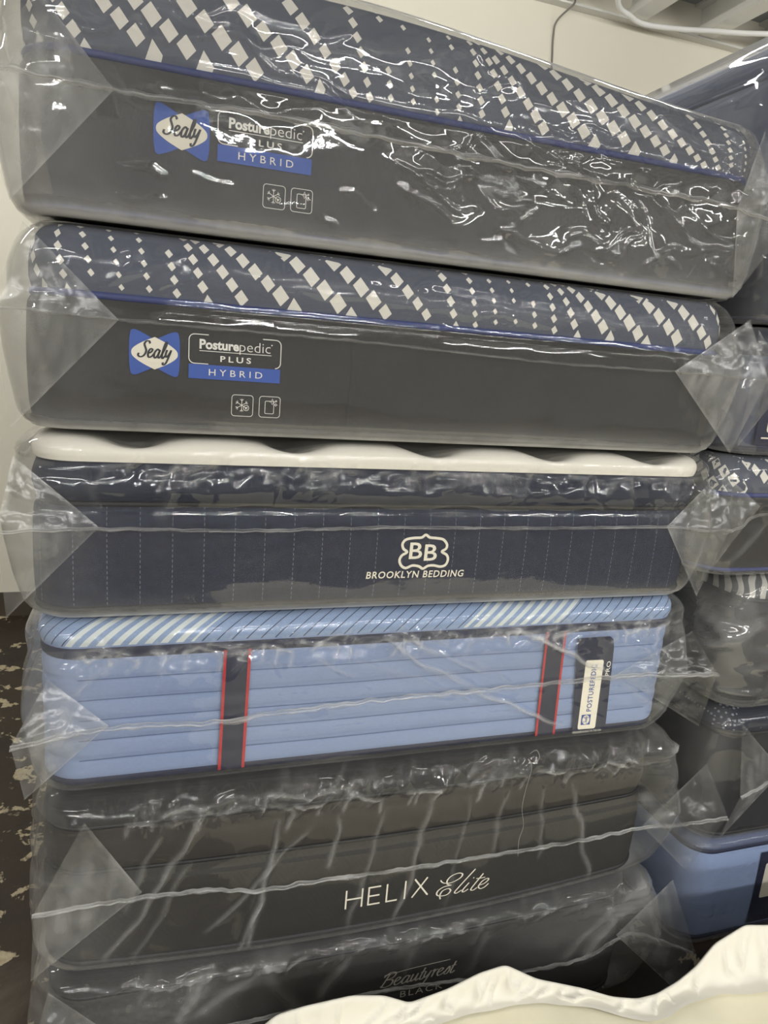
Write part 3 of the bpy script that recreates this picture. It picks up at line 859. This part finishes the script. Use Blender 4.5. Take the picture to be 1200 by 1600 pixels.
o = mb.build('crest_lettering', M['cream_print'], bd); o['label'] = 'white crest with lettering'
rid = rnd_ridges(60, (-.6, .72), (1.385, 1.422), (30, 120), (.02, .06), .0052, .0065, 14, .05)
rid += [(-.50, 1.41, -.53, 1.30, .006, .003, .06), (-.30, 1.41, -.31, 1.33, .004, .002), (.40, 1.40, .46, 1.33, .005, .003, .05), (.50, 1.40, .54, 1.34, .005, .003, .05), (-.66, 1.41, -.64, 1.33, .006, .002, .05)]
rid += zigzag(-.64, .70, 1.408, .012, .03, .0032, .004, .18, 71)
b3 = bag(m3, 'plastic_bag', z0-.004, zt+.001, 1.295, M['film'], off=.009, df=.0042, nz=100, tent=(.04, .045),
         noise=[(5, 9, .001, 51, False), (16, 22, .0005, 52, False)], ridges=rid,
         crush=[(-.215, 1.385, .035, .03, .006, 40), (.205, 1.375, .035, .03, .006, 40), (.64, 1.34, .05, .05, .004, 36)],
         haze=[(-.72, 1.22, .09, .2, .07)], seed=3, rim=1.0, puff=[(1.367, .030, .010, .004)])
flap(m3, b3, ((-.637, -.020, 1.299), (-.778, -.006, 1.426), (-.803, -.040, 1.299), (-.799, -.006, 1.122)), .24, seed=8, wav=.006)
flap(m3, b3, ((.636, -.020, 1.299), (.759, -.006, 1.410), (.812, -.040, 1.298), (.777, -.006, 1.111)), .30, seed=9, wav=.006)
seam(m3, b3, [(-.81, -.04, 1.296), (-.637, -.02, 1.297), (-.35, None, 1.292), (-.076, None, 1.298), (.3, None, 1.296), (.636, -.02, 1.299), (.73, -.03, 1.293), (.815, -.04, 1.296)], .017, .009, 9, .5)

# --------------------------------------------------------------- mattress 4 (sky blue)
z0, zp, zt = .744, 1.040, 1.108
root = thing('mattress', 'sky blue mattress with red-edged navy straps, fourth from top of near stack', 'mattress', (0, 0, z0))
chan = []
zc = [z0+.018+k*(zp-.014-z0-.018)/6 for k in range(7)]
sp = [(z0, .024), (z0+.006, .014), (z0+.018, .010)]
for a, b in zip(zc[:-1], zc[1:]):
    for k in range(1, 9):
        g = k/8; sp.append((a+(b-a)*g, .010-.0035*math.sin(math.pi*g)**.4))
sp += [(zp-.006, .008), (zp+.012, .006)]
tp = top_prof(zp+.012, zt, .075, .006, .003, 14, .85)
m4 = Mattress(root, z0, sp+tp[1:]); m4.flat = .0045
bd = m4.add_shell('border', sp, M['sky'], cap_bot=True, df=.02)
mb = MB()
for zq in zc[1:-1]:
    xs = np.linspace(-.68, .68, 40); m4.sheet(mb, *band(np.stack([xs, zq+0*xs+.001*np.sin(xs*9)], 1), .0022), .0006, 0)
mb.build('channel_stitching', plain('dusk_blue_thread', (88, 106, 146)), bd)
def quilt4(x, y, z, t, g):
    return x, y, z-.010*sstep(.3, 1, g)*(.5+.5*np.cos(x*2*np.pi/.3))
m4.add_shell('striped_top', tp, M['ticking'], cap_top=True, disp=quilt4, df=.015)
m4.cord('edge_tape', zp-.002, .0045, M['navy_dark'], -.002, seg=8, flat=3.2)
m4.cord('edge_tape', z0+.012, .0055, M['navy_dark'], -.001, flat=1.8)
def strap(xt, xb, wd):
    st = MB(); n = 24; zz = np.linspace(z0+.012, zp-.008, n); xx = xb+(xt-xb)*(zz-z0)/(zp-z0)
    m4.sheet(st, *band(np.stack([xx, zz], 1), wd), .0035, 0)
    o = st.build('strap', M['navy_dark'], bd, True); o['label'] = 'navy strap with red edges'
    for sg in (-1, 1):
        e = MB(); m4.sheet(e, *band(np.stack([xx+sg*(wd/2-.003), zz], 1), .0062), .0046, 0)
        e.build('red_edging', M['red'], o)
strap(-.373, -.379, .056); strap(.384, .392, .056)
# navy label patch with rounded head
lp = MB()
zz = np.linspace(.756, 1.012, 16)
pl = [(.470+(z-.756)*-.085, z) for z in zz]; pr_ = [(.569-(z-.756)*.055, z) for z in zz[:-2]]+[(.551, 1.004), (.540, 1.012)]
n = len(pl)
pts = pl+pr_; F = [(i, n+i, n+i+1, i+1) for i in range(n-1)]
m4.sheet(lp, pts, F, .0042, 0)
patch = lp.build('label_patch', M['navy_dark'], bd); patch['label'] = 'navy patch carrying a white label'
wl_ = MB(); o_ = np.array((.4845, .762)); ux = np.array((.0525, -.0015)); uz = np.array((-.0050, .1895))
V, F = poly(rrect(0, 1, 0, 1, .09, 4)); V = np.array(V); V[:, 1] = np.where(V[:, 1] < .5, V[:, 1]*.4, 1-(1-V[:, 1])*.4)
m4.sheet(wl_, affine(V, o_, ux, uz), F, .0050, 0)
wlab = wl_.build('white_label', M['cream_print'], patch)
tx = MB()
def vtext(body, u0, u1, v0, v1, **kw):
    V, F = text2d(body, **kw); V = V/V.max(0)
    return affine(np.stack([u1-V[:, 1]*(u1-u0), v0+V[:, 0]*(v1-v0)], 1), o_, ux, uz), F
m4.sheet(tx, *vtext('POSTUREPEDIC', .36, .64, .26, .94, bold=.012, spacing=1.1), .0056, 0)
q = affine([(.14, .065), (.66, .065), (.66, .215), (.14, .215)], o_, ux, uz); m4.sheet(tx, *poly([tuple(p) for p in q]), .0056, 0)
q = affine([(.40+.2*math.cos(a), .14+.068*math.sin(a)) for a in np.linspace(0, 2*np.pi, 17)[:-1]], o_, ux, uz); m4.sheet(tx, *poly([tuple(p) for p in q]), .0060, 1)
V, F = script('Sealy', .25, .2); V = V/V[:, 0].max()
m4.sheet(tx, affine(np.stack([.46-V[:, 1]*.42, .085+V[:, 0]*.11], 1), o_, ux, uz), F, .0064, 0)
# sits on the patch as the print of the white label
tx.build('label_print', [M['label_blue'], M['cream_print']], patch)
t2 = MB(); V, F = text2d('PRO', .01); V = V/V.max(0)
m4.sheet(t2, np.stack([.562-V[:, 1]*.012-.008, .905+V[:, 0]*.04], 1), F, .0050, 0)
t2.build('grade_lettering', M['white_print'], patch)
t2 = MB(); m4.sheet(t2, *text_fit('DESIGNED & BUILT IN THE USA', .472, .556, .7515, .7575), .0050, 0)
t2.build('origin_lettering', M['white_print'], patch)
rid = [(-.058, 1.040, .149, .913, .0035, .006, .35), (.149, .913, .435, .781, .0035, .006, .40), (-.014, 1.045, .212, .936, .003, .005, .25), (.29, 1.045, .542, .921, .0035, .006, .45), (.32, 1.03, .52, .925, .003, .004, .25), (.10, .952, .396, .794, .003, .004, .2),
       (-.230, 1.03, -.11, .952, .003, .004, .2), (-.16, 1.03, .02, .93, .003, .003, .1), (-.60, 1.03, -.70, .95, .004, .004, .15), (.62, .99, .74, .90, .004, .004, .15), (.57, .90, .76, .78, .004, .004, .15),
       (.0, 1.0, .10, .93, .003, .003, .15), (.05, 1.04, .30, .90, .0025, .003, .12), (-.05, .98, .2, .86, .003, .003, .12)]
rid += rnd_ridges(60, (-.66, .7), (1.018, 1.058), (10, 170), (.025, .08), .005, .0075, 18, .10)
rid += rnd_ridges(10, (-.35, .5), (.80, 1.0), (-45, -20), (.06, .16), .004, .002, 19)
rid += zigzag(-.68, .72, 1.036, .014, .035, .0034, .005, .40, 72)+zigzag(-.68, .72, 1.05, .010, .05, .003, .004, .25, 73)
b4 = bag(m4, 'plastic_bag', z0-.004, zt+.001, .895, M['film'], off=.010, df=.0042, nz=95, tent=(.025, .06),
         noise=[(5, 9, .0014, 61, False), (15, 20, .0006, 62, False)], ridges=rid,
         crush=[(.66, 1.03, .07, .03, .004, 45), (.66, .90, .1, .02, .004, 50), (-.70, 1.0, .05, .05, .004, 40), (0, 1.035, .7, .012, .002, 60), (-.2, .75, .1, .01, .003, 60)],
         haze=[(.2, .98, .4, .05, .05), (-.70, .9, .1, .15, .12)], seed=4, rim=.15, puff=[(.998, .036, .015, .006), (.84, .03, .003, .0015)])
flap(m4, b4, ((-.623, -.022, .895), (-.732, -.006, .994), (-.791, -.060, .890), (-.779, -.010, .742)), .34, seed=11, wav=.007)
flap(m4, b4, ((.557, -.022, .919), (.785, -.006, 1.016), (.827, -.070, .925), (.862, -.010, .739)), .09, seed=12, wav=.007)
seam(m4, b4, [(-.792, -.06, .888), (-.624, -.02, .890), (-.397, None, .881), (-.33, None, .890), (-.2, None, .895), (-.044, None, .903), (.2, None, .905), (.57, -.02, .914), (.7, -.04, .918), (.83, -.07, .922)], .018, .015, 12, .55, .003)

# --------------------------------------------------------------- mattress 5 (black)
z0, zp, zg, zt = .296, .535, .645, .732
root = thing('mattress', 'black mattress with white lettering, dark quilted top, fifth from top of near stack', 'mattress', (0, 0, z0))
def dz5(x, z): return (1-np.clip((z-.3)/.43, 0, 1))*(.045*(x/.76)**2-.022)
sp = side_prof(z0, zp, .003)
gus = [(zp+(zg-zp)*k/8, .010-.010*math.sin(math.pi*k/8)) for k in range(9)]
tp = top_prof(zg, zt, .11, .006, .004, 14, .9)
m5 = Mattress(root, z0, sp+gus[1:]+tp[1:], dz5)
bd = m5.add_shell('border', sp, M['black_knit'], cap_bot=True)
m5.add_shell('pillow_gusset', gus, M['black_smooth'])
def quilt5(x, y, z, t, g):
    return x, y, z-.016*sstep(.3, 1, g)*sum(np.exp(-((x-c)/.04)**2) for c in (-.60, -.30, 0.02, .33, .62))
m5.add_shell('quilted_top', tp, M['black_quilt'], cap_top=True, disp=quilt5, df=.015)
m5.cord('piping', zg, .006, M['black_tape'], .001); m5.cord('piping', zp, .005, M['black_tape'], .001); m5.cord('piping', z0+.012, .007, M['black_tape'], .001)
mb = MB()
x_ = -.097
for ch, wd in (('H', .040), ('E', .030), ('L', .028), ('I', .006), ('X', .042)):
    w_ = .0042; h_ = .050; zb_ = .3645-.02*0
    def pl_(a, b): m5.sheet(mb, *band([(x_+a[0]*wd, zb_+a[1]*h_), (x_+b[0]*wd, zb_+b[1]*h_)], w_), .0024, 0)
    if ch == 'H': pl_((0, 0), (0, 1)); pl_((1, 0), (1, 1)); pl_((0, .5), (1, .5))
    if ch == 'E': pl_((0, 0), (0, 1)); pl_((0, .96), (1, .96)); pl_((0, .5), (.92, .5)); pl_((0, .04), (1, .04))
    if ch == 'L': pl_((0, 0), (0, 1)); pl_((0, .04), (1, .04))
    if ch == 'I': pl_((.5, 0), (.5, 1))
    if ch == 'X': pl_((0, 0), (.9, 1)); pl_((1, 0), (.1, 1))
    x_ += wd+.0165
E_ = [[(750, 145), (775, 165), (830, 163), (890, 130), (908, 100), (880, 90), (830, 110), (800, 145), (805, 175), (835, 182)],
      [(835, 182), (780, 195), (740, 225), (735, 255), (765, 265), (810, 255), (833, 225), (815, 208), (775, 225), (758, 260), (765, 290)],
      [(1000, 60), (960, 110), (890, 200), (865, 238), (880, 245), (915, 222)],
      [(965, 165), (925, 220), (930, 238), (965, 215)], [(993, 125), (998, 131)],
      [(1065, 95), (1000, 190), (985, 222), (1005, 225), (1030, 205)], [(1015, 135), (1050, 131), (1082, 125)],
      [(1035, 190), (1080, 175), (1110, 145), (1100, 135), (1065, 155), (1040, 195), (1055, 215), (1085, 205), (1115, 175)]]
for st in E_:
    c = catmull(st, 6)
    xx = .141+(c[:, 0]-735)/380*.143; zz = .352+(265-(c[:, 1]+.19*(c[:, 0]-780)))/100*.037
    dv = np.abs(np.gradient(zz))/(np.hypot(np.gradient(xx), np.gradient(zz))+1e-9)
    m5.sheet(mb, *band(np.stack([xx, zz], 1), .0022+.0022*dv**2), .0024, 0)
o = mb.build('lettering', M['cream_print'], bd)
rid = [(-.426, .67, -.633, .322, .005, .007, .26), (-.265, .622, -.338, .297, .005, .007, .26), (-.132, .619, -.146, .485, .005, .005, .2), (.096, .638, .027, .309, .005, .006, .2), (.30, .63, .27, .45, .005, .004, .12), (.489, .612, .577, .309, .005, .006, .2), (.707, .555, .764, .367, .005, .004, .15),
       (-.20, .60, -.42, .37, .004, .005, .16), (-.02, .62, -.10, .32, .005, .005, .14), (.20, .63, .16, .33, .004, .003, .09), (.40, .62, .41, .42, .004, .004, .12), (-.52, .62, -.60, .45, .004, .004, .14), (-.46, .55, -.58, .31, .004, .004, .12), (-.30, .44, -.36, .30, .003, .004, .2)]
rid += rnd_ridges(70, (-.62, .74), (.650, .715), (20, 100), (.03, .10), .0055, .010, 24, .05)
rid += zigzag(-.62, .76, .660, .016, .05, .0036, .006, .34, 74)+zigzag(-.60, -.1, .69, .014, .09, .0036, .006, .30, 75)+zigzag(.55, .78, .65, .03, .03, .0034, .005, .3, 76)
b5 = bag(m5, 'plastic_bag', z0-.004, zt+.001, .47, M['film_slack'], off=.012, df=.0042, nz=100, tent=(.012, .10),
         noise=[(4, 3, .0035, 71, False), (13, 16, .0008, 72, False)], ridges=rid,
         crush=[(.68, .65, .1, .04, .005, 40), (-.4, .66, .2, .02, .004, 50), (.3, .655, .3, .015, .003, 60)],
         haze=[(0, .30, .9, .025, .12), (-.7, .4, .12, .2, .1)], seed=5, rim=.3, puff=[(.665, .03, .004, .007)], flat_=.45)
flap(m5, b5, ((-.559, -.024, .500), (-.671, -.008, .673), (-.762, -.060, .520), (-.777, -.030, .330)), .28, seed=14)
flap(m5, b5, ((.72, -.024, .464), (.905, -.020, .628), (.904, -.120, .534), (.875, -.050, .317)), .16, seed=15)
seam(m5, b5, [(-.765, -.06, .515), (-.66, -.04, .503), (-.555, -.022, .487), (-.42, None, .478), (-.314, None, .456), (-.16, None, .456), (-.006, None, .450), (.25, None, .448), (.531, None, .449), (.72, -.03, .466), (.80, -.07, .492), (.902, -.12, .532)], .02, .013, 15, .6, .003)

# --------------------------------------------------------------- mattress 6 (bottom)
z0, zp, zt = -.094, .225, .286
root = thing('mattress', 'dark mattress at the bottom of the near stack, half hidden by foam slab', 'mattress', (0, 0, z0))
def dz6(x, z): return np.clip((z-.0)/.28, 0, 1)*(.022*(x/.76)**2-.020)
sp = side_prof(z0, zp, .004); tp = top_prof(zp, zt, .075, .006, .003, 12, .9)
m6 = Mattress(root, z0, sp+tp[1:], dz6)
bd = m6.add_shell('border', sp, M['charcoal2'], cap_bot=True)
m6.add_shell('quilted_top', tp, M['black_quilt'], cap_top=True); m6.cord('piping', zp, .006, M['black_tape'], .001); m6.cord('piping', z0+.012, .007, M['black_tape'], .001)
mb = MB(); V, F = script('Beautyrest', .17, .25); V = V-[V[:, 0].min(), 0]; k = .21/V[:, 0].max()
m6.sheet(mb, np.stack([.01+V[:, 0]*k, .098+V[:, 1]*k*.8], 1), F, .0024, 0)
m6.sheet(mb, *text_fit('BLACK', .068, .186, .052, .073, bold=.0, spacing=1.25), .0024, 0)
m6.sheet(mb, *band([(.02, .136), (.10, .142), (.2, .144)], .002), .0024, 0)
mb.build('lettering', plain('dull_silver_print', (206, 200, 188), .5), bd)
rid = [(-.423, .247, -.491, .131, .012, .007, .25), (-.233, .274, -.449, .147, .012, .006, .2), (-.074, .238, -.163, .128, .010, .005, .15), (.762, .264, .589, .046, .016, .010, .25), (.72, .25, .52, .06, .012, .006, .15), (-.30, .27, -.20, .10, .01, .005, .1), (.1, .25, .06, .12, .01, .004, .08), (.3, .24, .24, .1, .01, .004, .08)]
rid += rnd_ridges(50, (-.6, .74), (.225, .27), (10, 120), (.03, .08), .0055, .009, 34, .05)
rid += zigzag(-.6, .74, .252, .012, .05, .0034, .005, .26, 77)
b6 = bag(m6, 'plastic_bag', z0-.002, zt+.001, .09, M['film_slack'], off=.012, df=.005, nz=80, tent=(.02, .11),
         noise=[(4, 4, .004, 81, False), (12, 14, .001, 82, False)], ridges=rid,
         crush=[(.7, .22, .12, .05, .006, 35), (-.55, .2, .15, .05, .005, 35), (0, .25, .6, .015, .003, 50)], haze=[(.6, .15, .25, .12, .10), (-.5, .18, .2, .1, .06)], seed=6, rim=.2, puff=[(.235, .03, .003, .006)], flat_=.5)
flap(m6, b6, ((-.627, -.022, .149), (-.748, -.006, .270), (-.774, -.060, .189), (-.771, -.020, .056)), .25, seed=17)
flap(m6, b6, ((.70, -.022, .116), (.880, -.006, .251), (.926, -.090, .068), (.915, -.060, -.088)), .42, seed=18, wav=.008)
seam(m6, b6, [(-.775, -.06, .19), (-.63, -.02, .149), (-.448, None, .101), (-.2, None, .100), (.023, None, .100), (.2, None, .083), (.392, None, .064), (.60, None, .062), (.70, -.02, .100), (.77, -.03, .115), (.92, -.085, .07)], .02, .012, 18, .6, .003)

# ================================================================== STACK TO THE RIGHT, only its near edge is in view
RK = 1.06
def far_mattress(label, x, y, z0, z1, side, top, zpk=.72, cord='black_tape', bagmat='film', seed=1, noise=None, crush=(), ridges=(), tent=(.03, .03), rim=.3, R=.06, off=.010, topoff=.0015, diamonds_=False, tophaze=.05):
    x, y, z0, z1 = -.5525+(x+.5525)*RK, -1.3844+(y+1.3844)*RK, max(1.6557+(z0-1.6557)*RK, FZ+.006), 1.6557+(z1-1.6557)*RK-.004
    ridges = [(r[0], 1.6557+(r[1]-1.6557)*RK, r[2], 1.6557+(r[3]-1.6557)*RK)+tuple(r[4:]) for r in ridges]
    crush = [(c[0], 1.6557+(c[1]-1.6557)*RK)+tuple(c[2:]) for c in crush]
    root = thing('mattress', label, 'mattress', (x+A, y, z0))
    zp = z0+(z1-z0)*zpk; sp = side_prof(z0, zp, .004); tp = top_prof(zp, z1, R)
    mt = Mattress(root, z0, sp+tp[1:])
    bd = mt.add_shell('border', sp, M[side], cap_bot=True, df=.04)
    if diamonds_: panel_with_diamonds(mt, 'top_panel', tp, M['panel_grey'], -.72, .8, 9, s_rng=(-1.3, -.3))
    else: mt.add_shell('top_panel', tp, M[top], cap_top=True, df=.04)
    mt.cord('piping', zp, .007, M[cord], .001, df=.05); mt.cord('piping', z0+.012, .006, M[cord], .001, df=.05)
    b = bag(mt, 'plastic_bag', z0-.002, z1+.001, z0+(z1-z0)*.5, M[bagmat], off=off, df=.009, nz=46, tent=tent,
            noise=noise or [(6, 9, .002, 90+seed, False), (18, 20, .001, 95+seed, False)], crush=crush, ridges=ridges, seed=seed, rim=rim, topoff=topoff, tophaze=tophaze)
    return mt, bd, b
RX = .80
mt, bd, b = far_mattress('slate blue mattress on top of the right-hand stack, against the cream wall', RX+.0, .0, 2.10, 2.43, 'slate_blue', 'slate_blue', .75, 'navy_blue', seed=1, off=.014, topoff=.035, tophaze=.3,
             ridges=[(-1.05, 2.40, -1.12, 2.30, .006, .006), (-1.12, 2.30, -1.0, 2.25, .006, .006), (-.85, 2.30, -1.3, 2.24, .006, .005)])
mt, bd, b = far_mattress('dark navy mattress directly beneath the slate blue topmost one at right', RX+.05, .03, 1.795, 2.092, 'navy_plain', 'navy_plain', .75, 'navy_dark', seed=2)
mt2, bd2, b = far_mattress('navy blue mattress with white label, third from top of right-hand stack', RX+.02, .0, 1.480, 1.788, 'navy_blue', 'navy_plain', .80, 'navy_dark', seed=3,
             crush=[(-.70, 1.72, .12, .05, .004, 35)])
def loc(mt): return mt.root.location.x
def far_pts(ps): return [(-.5525+(a+.5525)*RK, -1.3844+(b+1.3844)*RK, 1.6557+(c-1.6557)*RK) for a, b, c in ps]
def fx(x): return -.5525+(x+.5525)*RK
def fz(z): return 1.6557+(z-1.6557)*RK
mt2.flat = -.0035
mb = MB(); xo = loc(mt2); xa, xb = fx(.868)-xo, fx(1.0)-xo
mt2.sheet(mb, *poly([(xa, fz(1.502)), (xb, fz(1.502)), (xb, fz(1.70)), (xa, fz(1.70))]), .0024, 0)
pa = mb.build('label_patch', M['navy_dark'], bd2)
mb = MB(); mt2.sheet(mb, *poly(rrect(fx(.898)-xo, fx(.965)-xo, fz(1.535), fz(1.66), .008)), .0034, 0); mt2.sheet(mb, *band([(fx(.885)-xo, fz(1.521)), (fx(.985)-xo, fz(1.521))], .004), .0034, 0)
mb.build('white_label', M['cream_print'], pa)
mt3, bd3, b3r = far_mattress('charcoal mattress with diamond-pattern top, fourth from top of right-hand stack', RX+.0, .0, 1.166, 1.474, 'charcoal2', None, .68, 'blue_cord', seed=4, diamonds_=True,
             ridges=[(-.70, 1.43, -.62, 1.30, .006, .006), (-.62, 1.30, -.70, 1.20, .006, .006, .15), (-.72, 1.32, -.60, 1.36, .006, .005)], rim=.4)
mt4, bd4, b4r = far_mattress('dark mattress with zebra-striped top in crumpled bag, right-hand stack', RX+.14, -.01, .786, 1.158, 'dark_knit', 'zebra', .82, 'black_tape', seed=5, bagmat='film_crinkled', tent=(.05, .03), R=.10, off=.014,
             crush=[(-.72, 1.03, .15, .10, .004, 18)], noise=[(9, 11, .005, 77, False)], ridges=rnd_ridges(26, (-.95, -.5), (.82, 1.12), (-80, 80), (.08, .25), .008, .014, 55, .08))
mt5, bd5, b5r = far_mattress('black mattress with dotted navy top, right-hand stack, second from bottom', RX+.15, -.01, .368, .778, 'dark_knit', 'dotted', .80, 'black_tape', seed=6, R=.12, rim=.35)
mt6, bd6, b6r = far_mattress('pale blue mattress with navy edging at the bottom of the right-hand stack', RX+.155, .0, -.094, .360, 'sky', 'slate_blue', .86, 'navy_dark', seed=7, bagmat='film_slack', tent=(.03, .03), off=.014,
             crush=[(-.72, .12, .12, .07, .007, 30), (-.5, .05, .2, .06, .006, 25)], noise=[(6, 8, .004, 87, False), (14, 16, .002, 88, True)])
flap(mt2, mt2.root.children[-1], far_pts(((.922, -.022, 1.660), (.814, -.008, 1.775), (.80, -.030, 1.665), (.814, -.008, 1.494))), .22, seed=21)
flap(mt3, b3r, far_pts(((.909, -.022, 1.352), (.782, -.006, 1.437), (.800, -.030, 1.287), (.805, -.006, 1.177))), .26, seed=22, wav=.008)
flap(mt5, b5r, far_pts(((1.172, -.032, .579), (1.007, -.014, .736), (1.020, -.045, .524), (.985, -.03, .376))), .30, seed=23)
seam(mt5, b5r, far_pts([(1.02, -.045, .524), (1.09, -.04, .545), (1.172, -.032, .575), (1.3, -.03, .58)]), .02, .016, 24, .6)
seam(mt3, b3r, far_pts([(.79, -.035, 1.285), (.85, -.03, 1.30), (.909, -.022, 1.33), (1.1, -.02, 1.33)]), .02, .010, 25, .4)
mt6.flat = -.0035
mb = MB(); xo = loc(mt6); xa, xb = fx(1.20)-xo, fx(1.36)-xo
mt6.sheet(mb, *poly([(xa, -.06), (xb, -.06), (xb, fz(.285)), (xa, fz(.285))]), .0024, 0)
pa = mb.build('label_patch', M['navy_dark'], bd6)
mb = MB(); mt6.sheet(mb, *poly(rrect(fx(1.225)-xo, fx(1.30)-xo, .03, fz(.245), .008)), .0034, 0); mb.build('white_label', M['cream_print'], pa)

# ================================================================== FOAM SLAB IN THE FOREGROUND
M['foam'] = plain('pale_yellow_foam', (250, 243, 214), .95, .03, 30); M['cover'] = wall_mat('white_nonwoven_cloth', (222, 218, 205))
root = thing('foam_mattress', 'pale yellow foam slab in loose white cloth cover, lying before the stacks', 'mattress', (.7, -1.0, FZ))
FX0, FX1, FY0, FT = -.30, 1.75, -2.2, .222
CR = np.array([(-.36, -.20, .250), (-.315, -.2, .284), (-.296, -.2, .301), (-.236, -.2, .308), (-.131, -.2, .309), (-.057, -.2, .290), (.006, -.2, .254), (.097, -.2, .269), (.173, -.2, .294), (.238, -.2, .301),
      (.320, -.21, .252), (.425, -.254, .243), (.475, -.287, .242), (.530, -.309, .245), (.585, -.309, .245), (.66, -.292, .245), (.715, -.285, .268), (.77, -.275, .312), (.862, -.27, .342), (.939, -.27, .325), (1.1, -.27, .33), (1.3, -.27, .32), (1.76, -.27, .33)])
nu = 460; ux_ = np.linspace(-.325, 1.75, nu)
ker = np.hanning(11); ker /= ker.sum()
sm = lambda a: np.convolve(np.pad(a, 5, mode='edge'), ker, 'valid')
cry = sm(np.interp(ux_, CR[:, 0], CR[:, 1])); crz = sm(np.interp(ux_, CR[:, 0], CR[:, 2]))
nx_, ny_ = 140, 60
gx = np.linspace(FX0, FX1-.01, nx_); gv = np.linspace(0, 1, ny_)**.6
GX, GVv = np.meshgrid(gx, gv, indexing='ij')
yb = np.interp(gx, ux_, cry)[:, None]
GY = FY0+(yb-.004-FY0)*GVv
def foam_top(x, y): return FT+.006*perlin(x*3, y*3, 4)+.004*perlin(x*9, y*9, 5)
GZ = foam_top(GX, GY)-.02*np.exp(-(yb-GY)/.015)
V = np.stack([GX, GY, GZ], -1).reshape(-1, 3); idx = np.arange(nx_*ny_).reshape(nx_, ny_)
F = np.stack([idx[:-1, :-1], idx[1:, :-1], idx[1:, 1:], idx[:-1, 1:]], -1).reshape(-1, 4).tolist()
edge = np.concatenate([idx[:, 0], idx[-1, 1:], idx[::-1, -1][1:], idx[0, ::-1][1:-1]])
base = len(V); Vb = V[edge].copy(); Vb[:, 2] = FZ+.002; V = np.concatenate([V, Vb]); ne = len(edge)
F += [(int(edge[(i+1) % ne]), int(edge[i]), base+i, base+(i+1) % ne) for i in range(ne)]
F.append(tuple(base+i for i in range(ne)))
mesh_obj('foam_core', V-np.array((.7, -1.0, FZ)), F, M['foam'], root)
# loose cloth cover standing up as a ruffled rim along the far edge, its hem lying on the foam
fold = lambda a, sd, f=26: perlin(ux_*f+a, 0*ux_+a, sd)
hem = .022+.038*sstep(.6, .9, ux_)+.010*(perlin(ux_*6, 0*ux_, 8)+.5)
rows = []
for zf in (0, .3, .6, .85):
    rows.append(np.stack([ux_, cry+.016*(1-zf)+.003, FZ+.004+(crz-FZ)*zf], 1))
rows.append(np.stack([ux_, cry+.004, crz-.004], 1)); rows.append(np.stack([ux_, cry, crz], 1)); rows.append(np.stack([ux_, cry-.004, crz-.003], 1))
for k in range(1, 11):
    g = k/10
    yy = cry-.004-hem*g**1.3; top = foam_top(ux_, yy)+.004
    zz = crz-.003+(top-crz)*(1-(1-g)**1.6)
    am = math.sin(math.pi*g)
    fo = .7*fold(.25*g, 7, 17)+1.1*(np.exp(-np.abs(fold(.8*g, 9, 20))*9)-.3)
    rows.append(np.stack([ux_+.004*am*fold(g, 12, 20), yy-.014*am*fo, np.maximum(zz+.010*am*fo, top)], 1))
yy = cry-.004-hem*1.25; rows.append(np.stack([ux_, yy, foam_top(ux_, yy)+.003], 1))
V = np.concatenate(rows); R_ = len(rows); idx = np.arange(R_*nu).reshape(R_, nu)
F = np.stack([idx[:-1, :-1], idx[:-1, 1:], idx[1:, 1:], idx[1:, :-1]], -1).reshape(-1, 4)
o = mesh_obj('cloth_cover', V-np.array((.7, -1.0, FZ)), F, M['cover'], root); o['label'] = 'white cloth cover'

# ================================================================== SMALL THINGS ON WALL AND CEILING
P = catmull([(1.9, 2.4, 4.0), (2.149, 2.902, 3.865), (2.34, 3.034, 3.85), (2.49, 3.083, 3.85), (2.712, 3.033, 3.85), (2.903, 2.958, 3.85), (3.117, 2.88, 3.85), (3.6, 2.7, 3.87)], 12)
tag(mesh_obj('electrical_cable', *tube(P, .016, 10), M['cable']), 'white cable sagging beneath the ceiling joists by the back wall', 'cable')
P = catmull([(1.985, WY-.076, 3.90), (1.975, WY-.074, 3.872), (1.905, WY-.020, 3.79), (1.897, WY-.008, 3.70), (1.915, WY-.006, 3.49), (1.93, WY-.006, 3.1), (1.95, WY-.006, 2.3)], 10)
tag(mesh_obj('wall_wire', *tube(P, .006, 8), M['wire']), 'thin grey wire running down the cream back wall from the joists', 'wire')
P = catmull([(0.334, -0.034, 0.731), (0.351, -0.034, 0.739), (0.363, -0.034, 0.717), (0.345, -0.034, 0.705), (0.331, -0.034, 0.717), (0.345, -0.034, 0.691), (0.337, -0.034, 0.636), (0.333, -0.034, 0.582), (0.344, -0.034, 0.53), (0.337, -0.034, 0.491), (0.34, -0.034, 0.442)
], 6)
tag(mesh_obj('loose_thread', *tube(P, .00045, 5), plain('grey_thread', (170, 168, 160), .8)), 'fine white thread clinging to the bag of the black lettered mattress', 'thread')
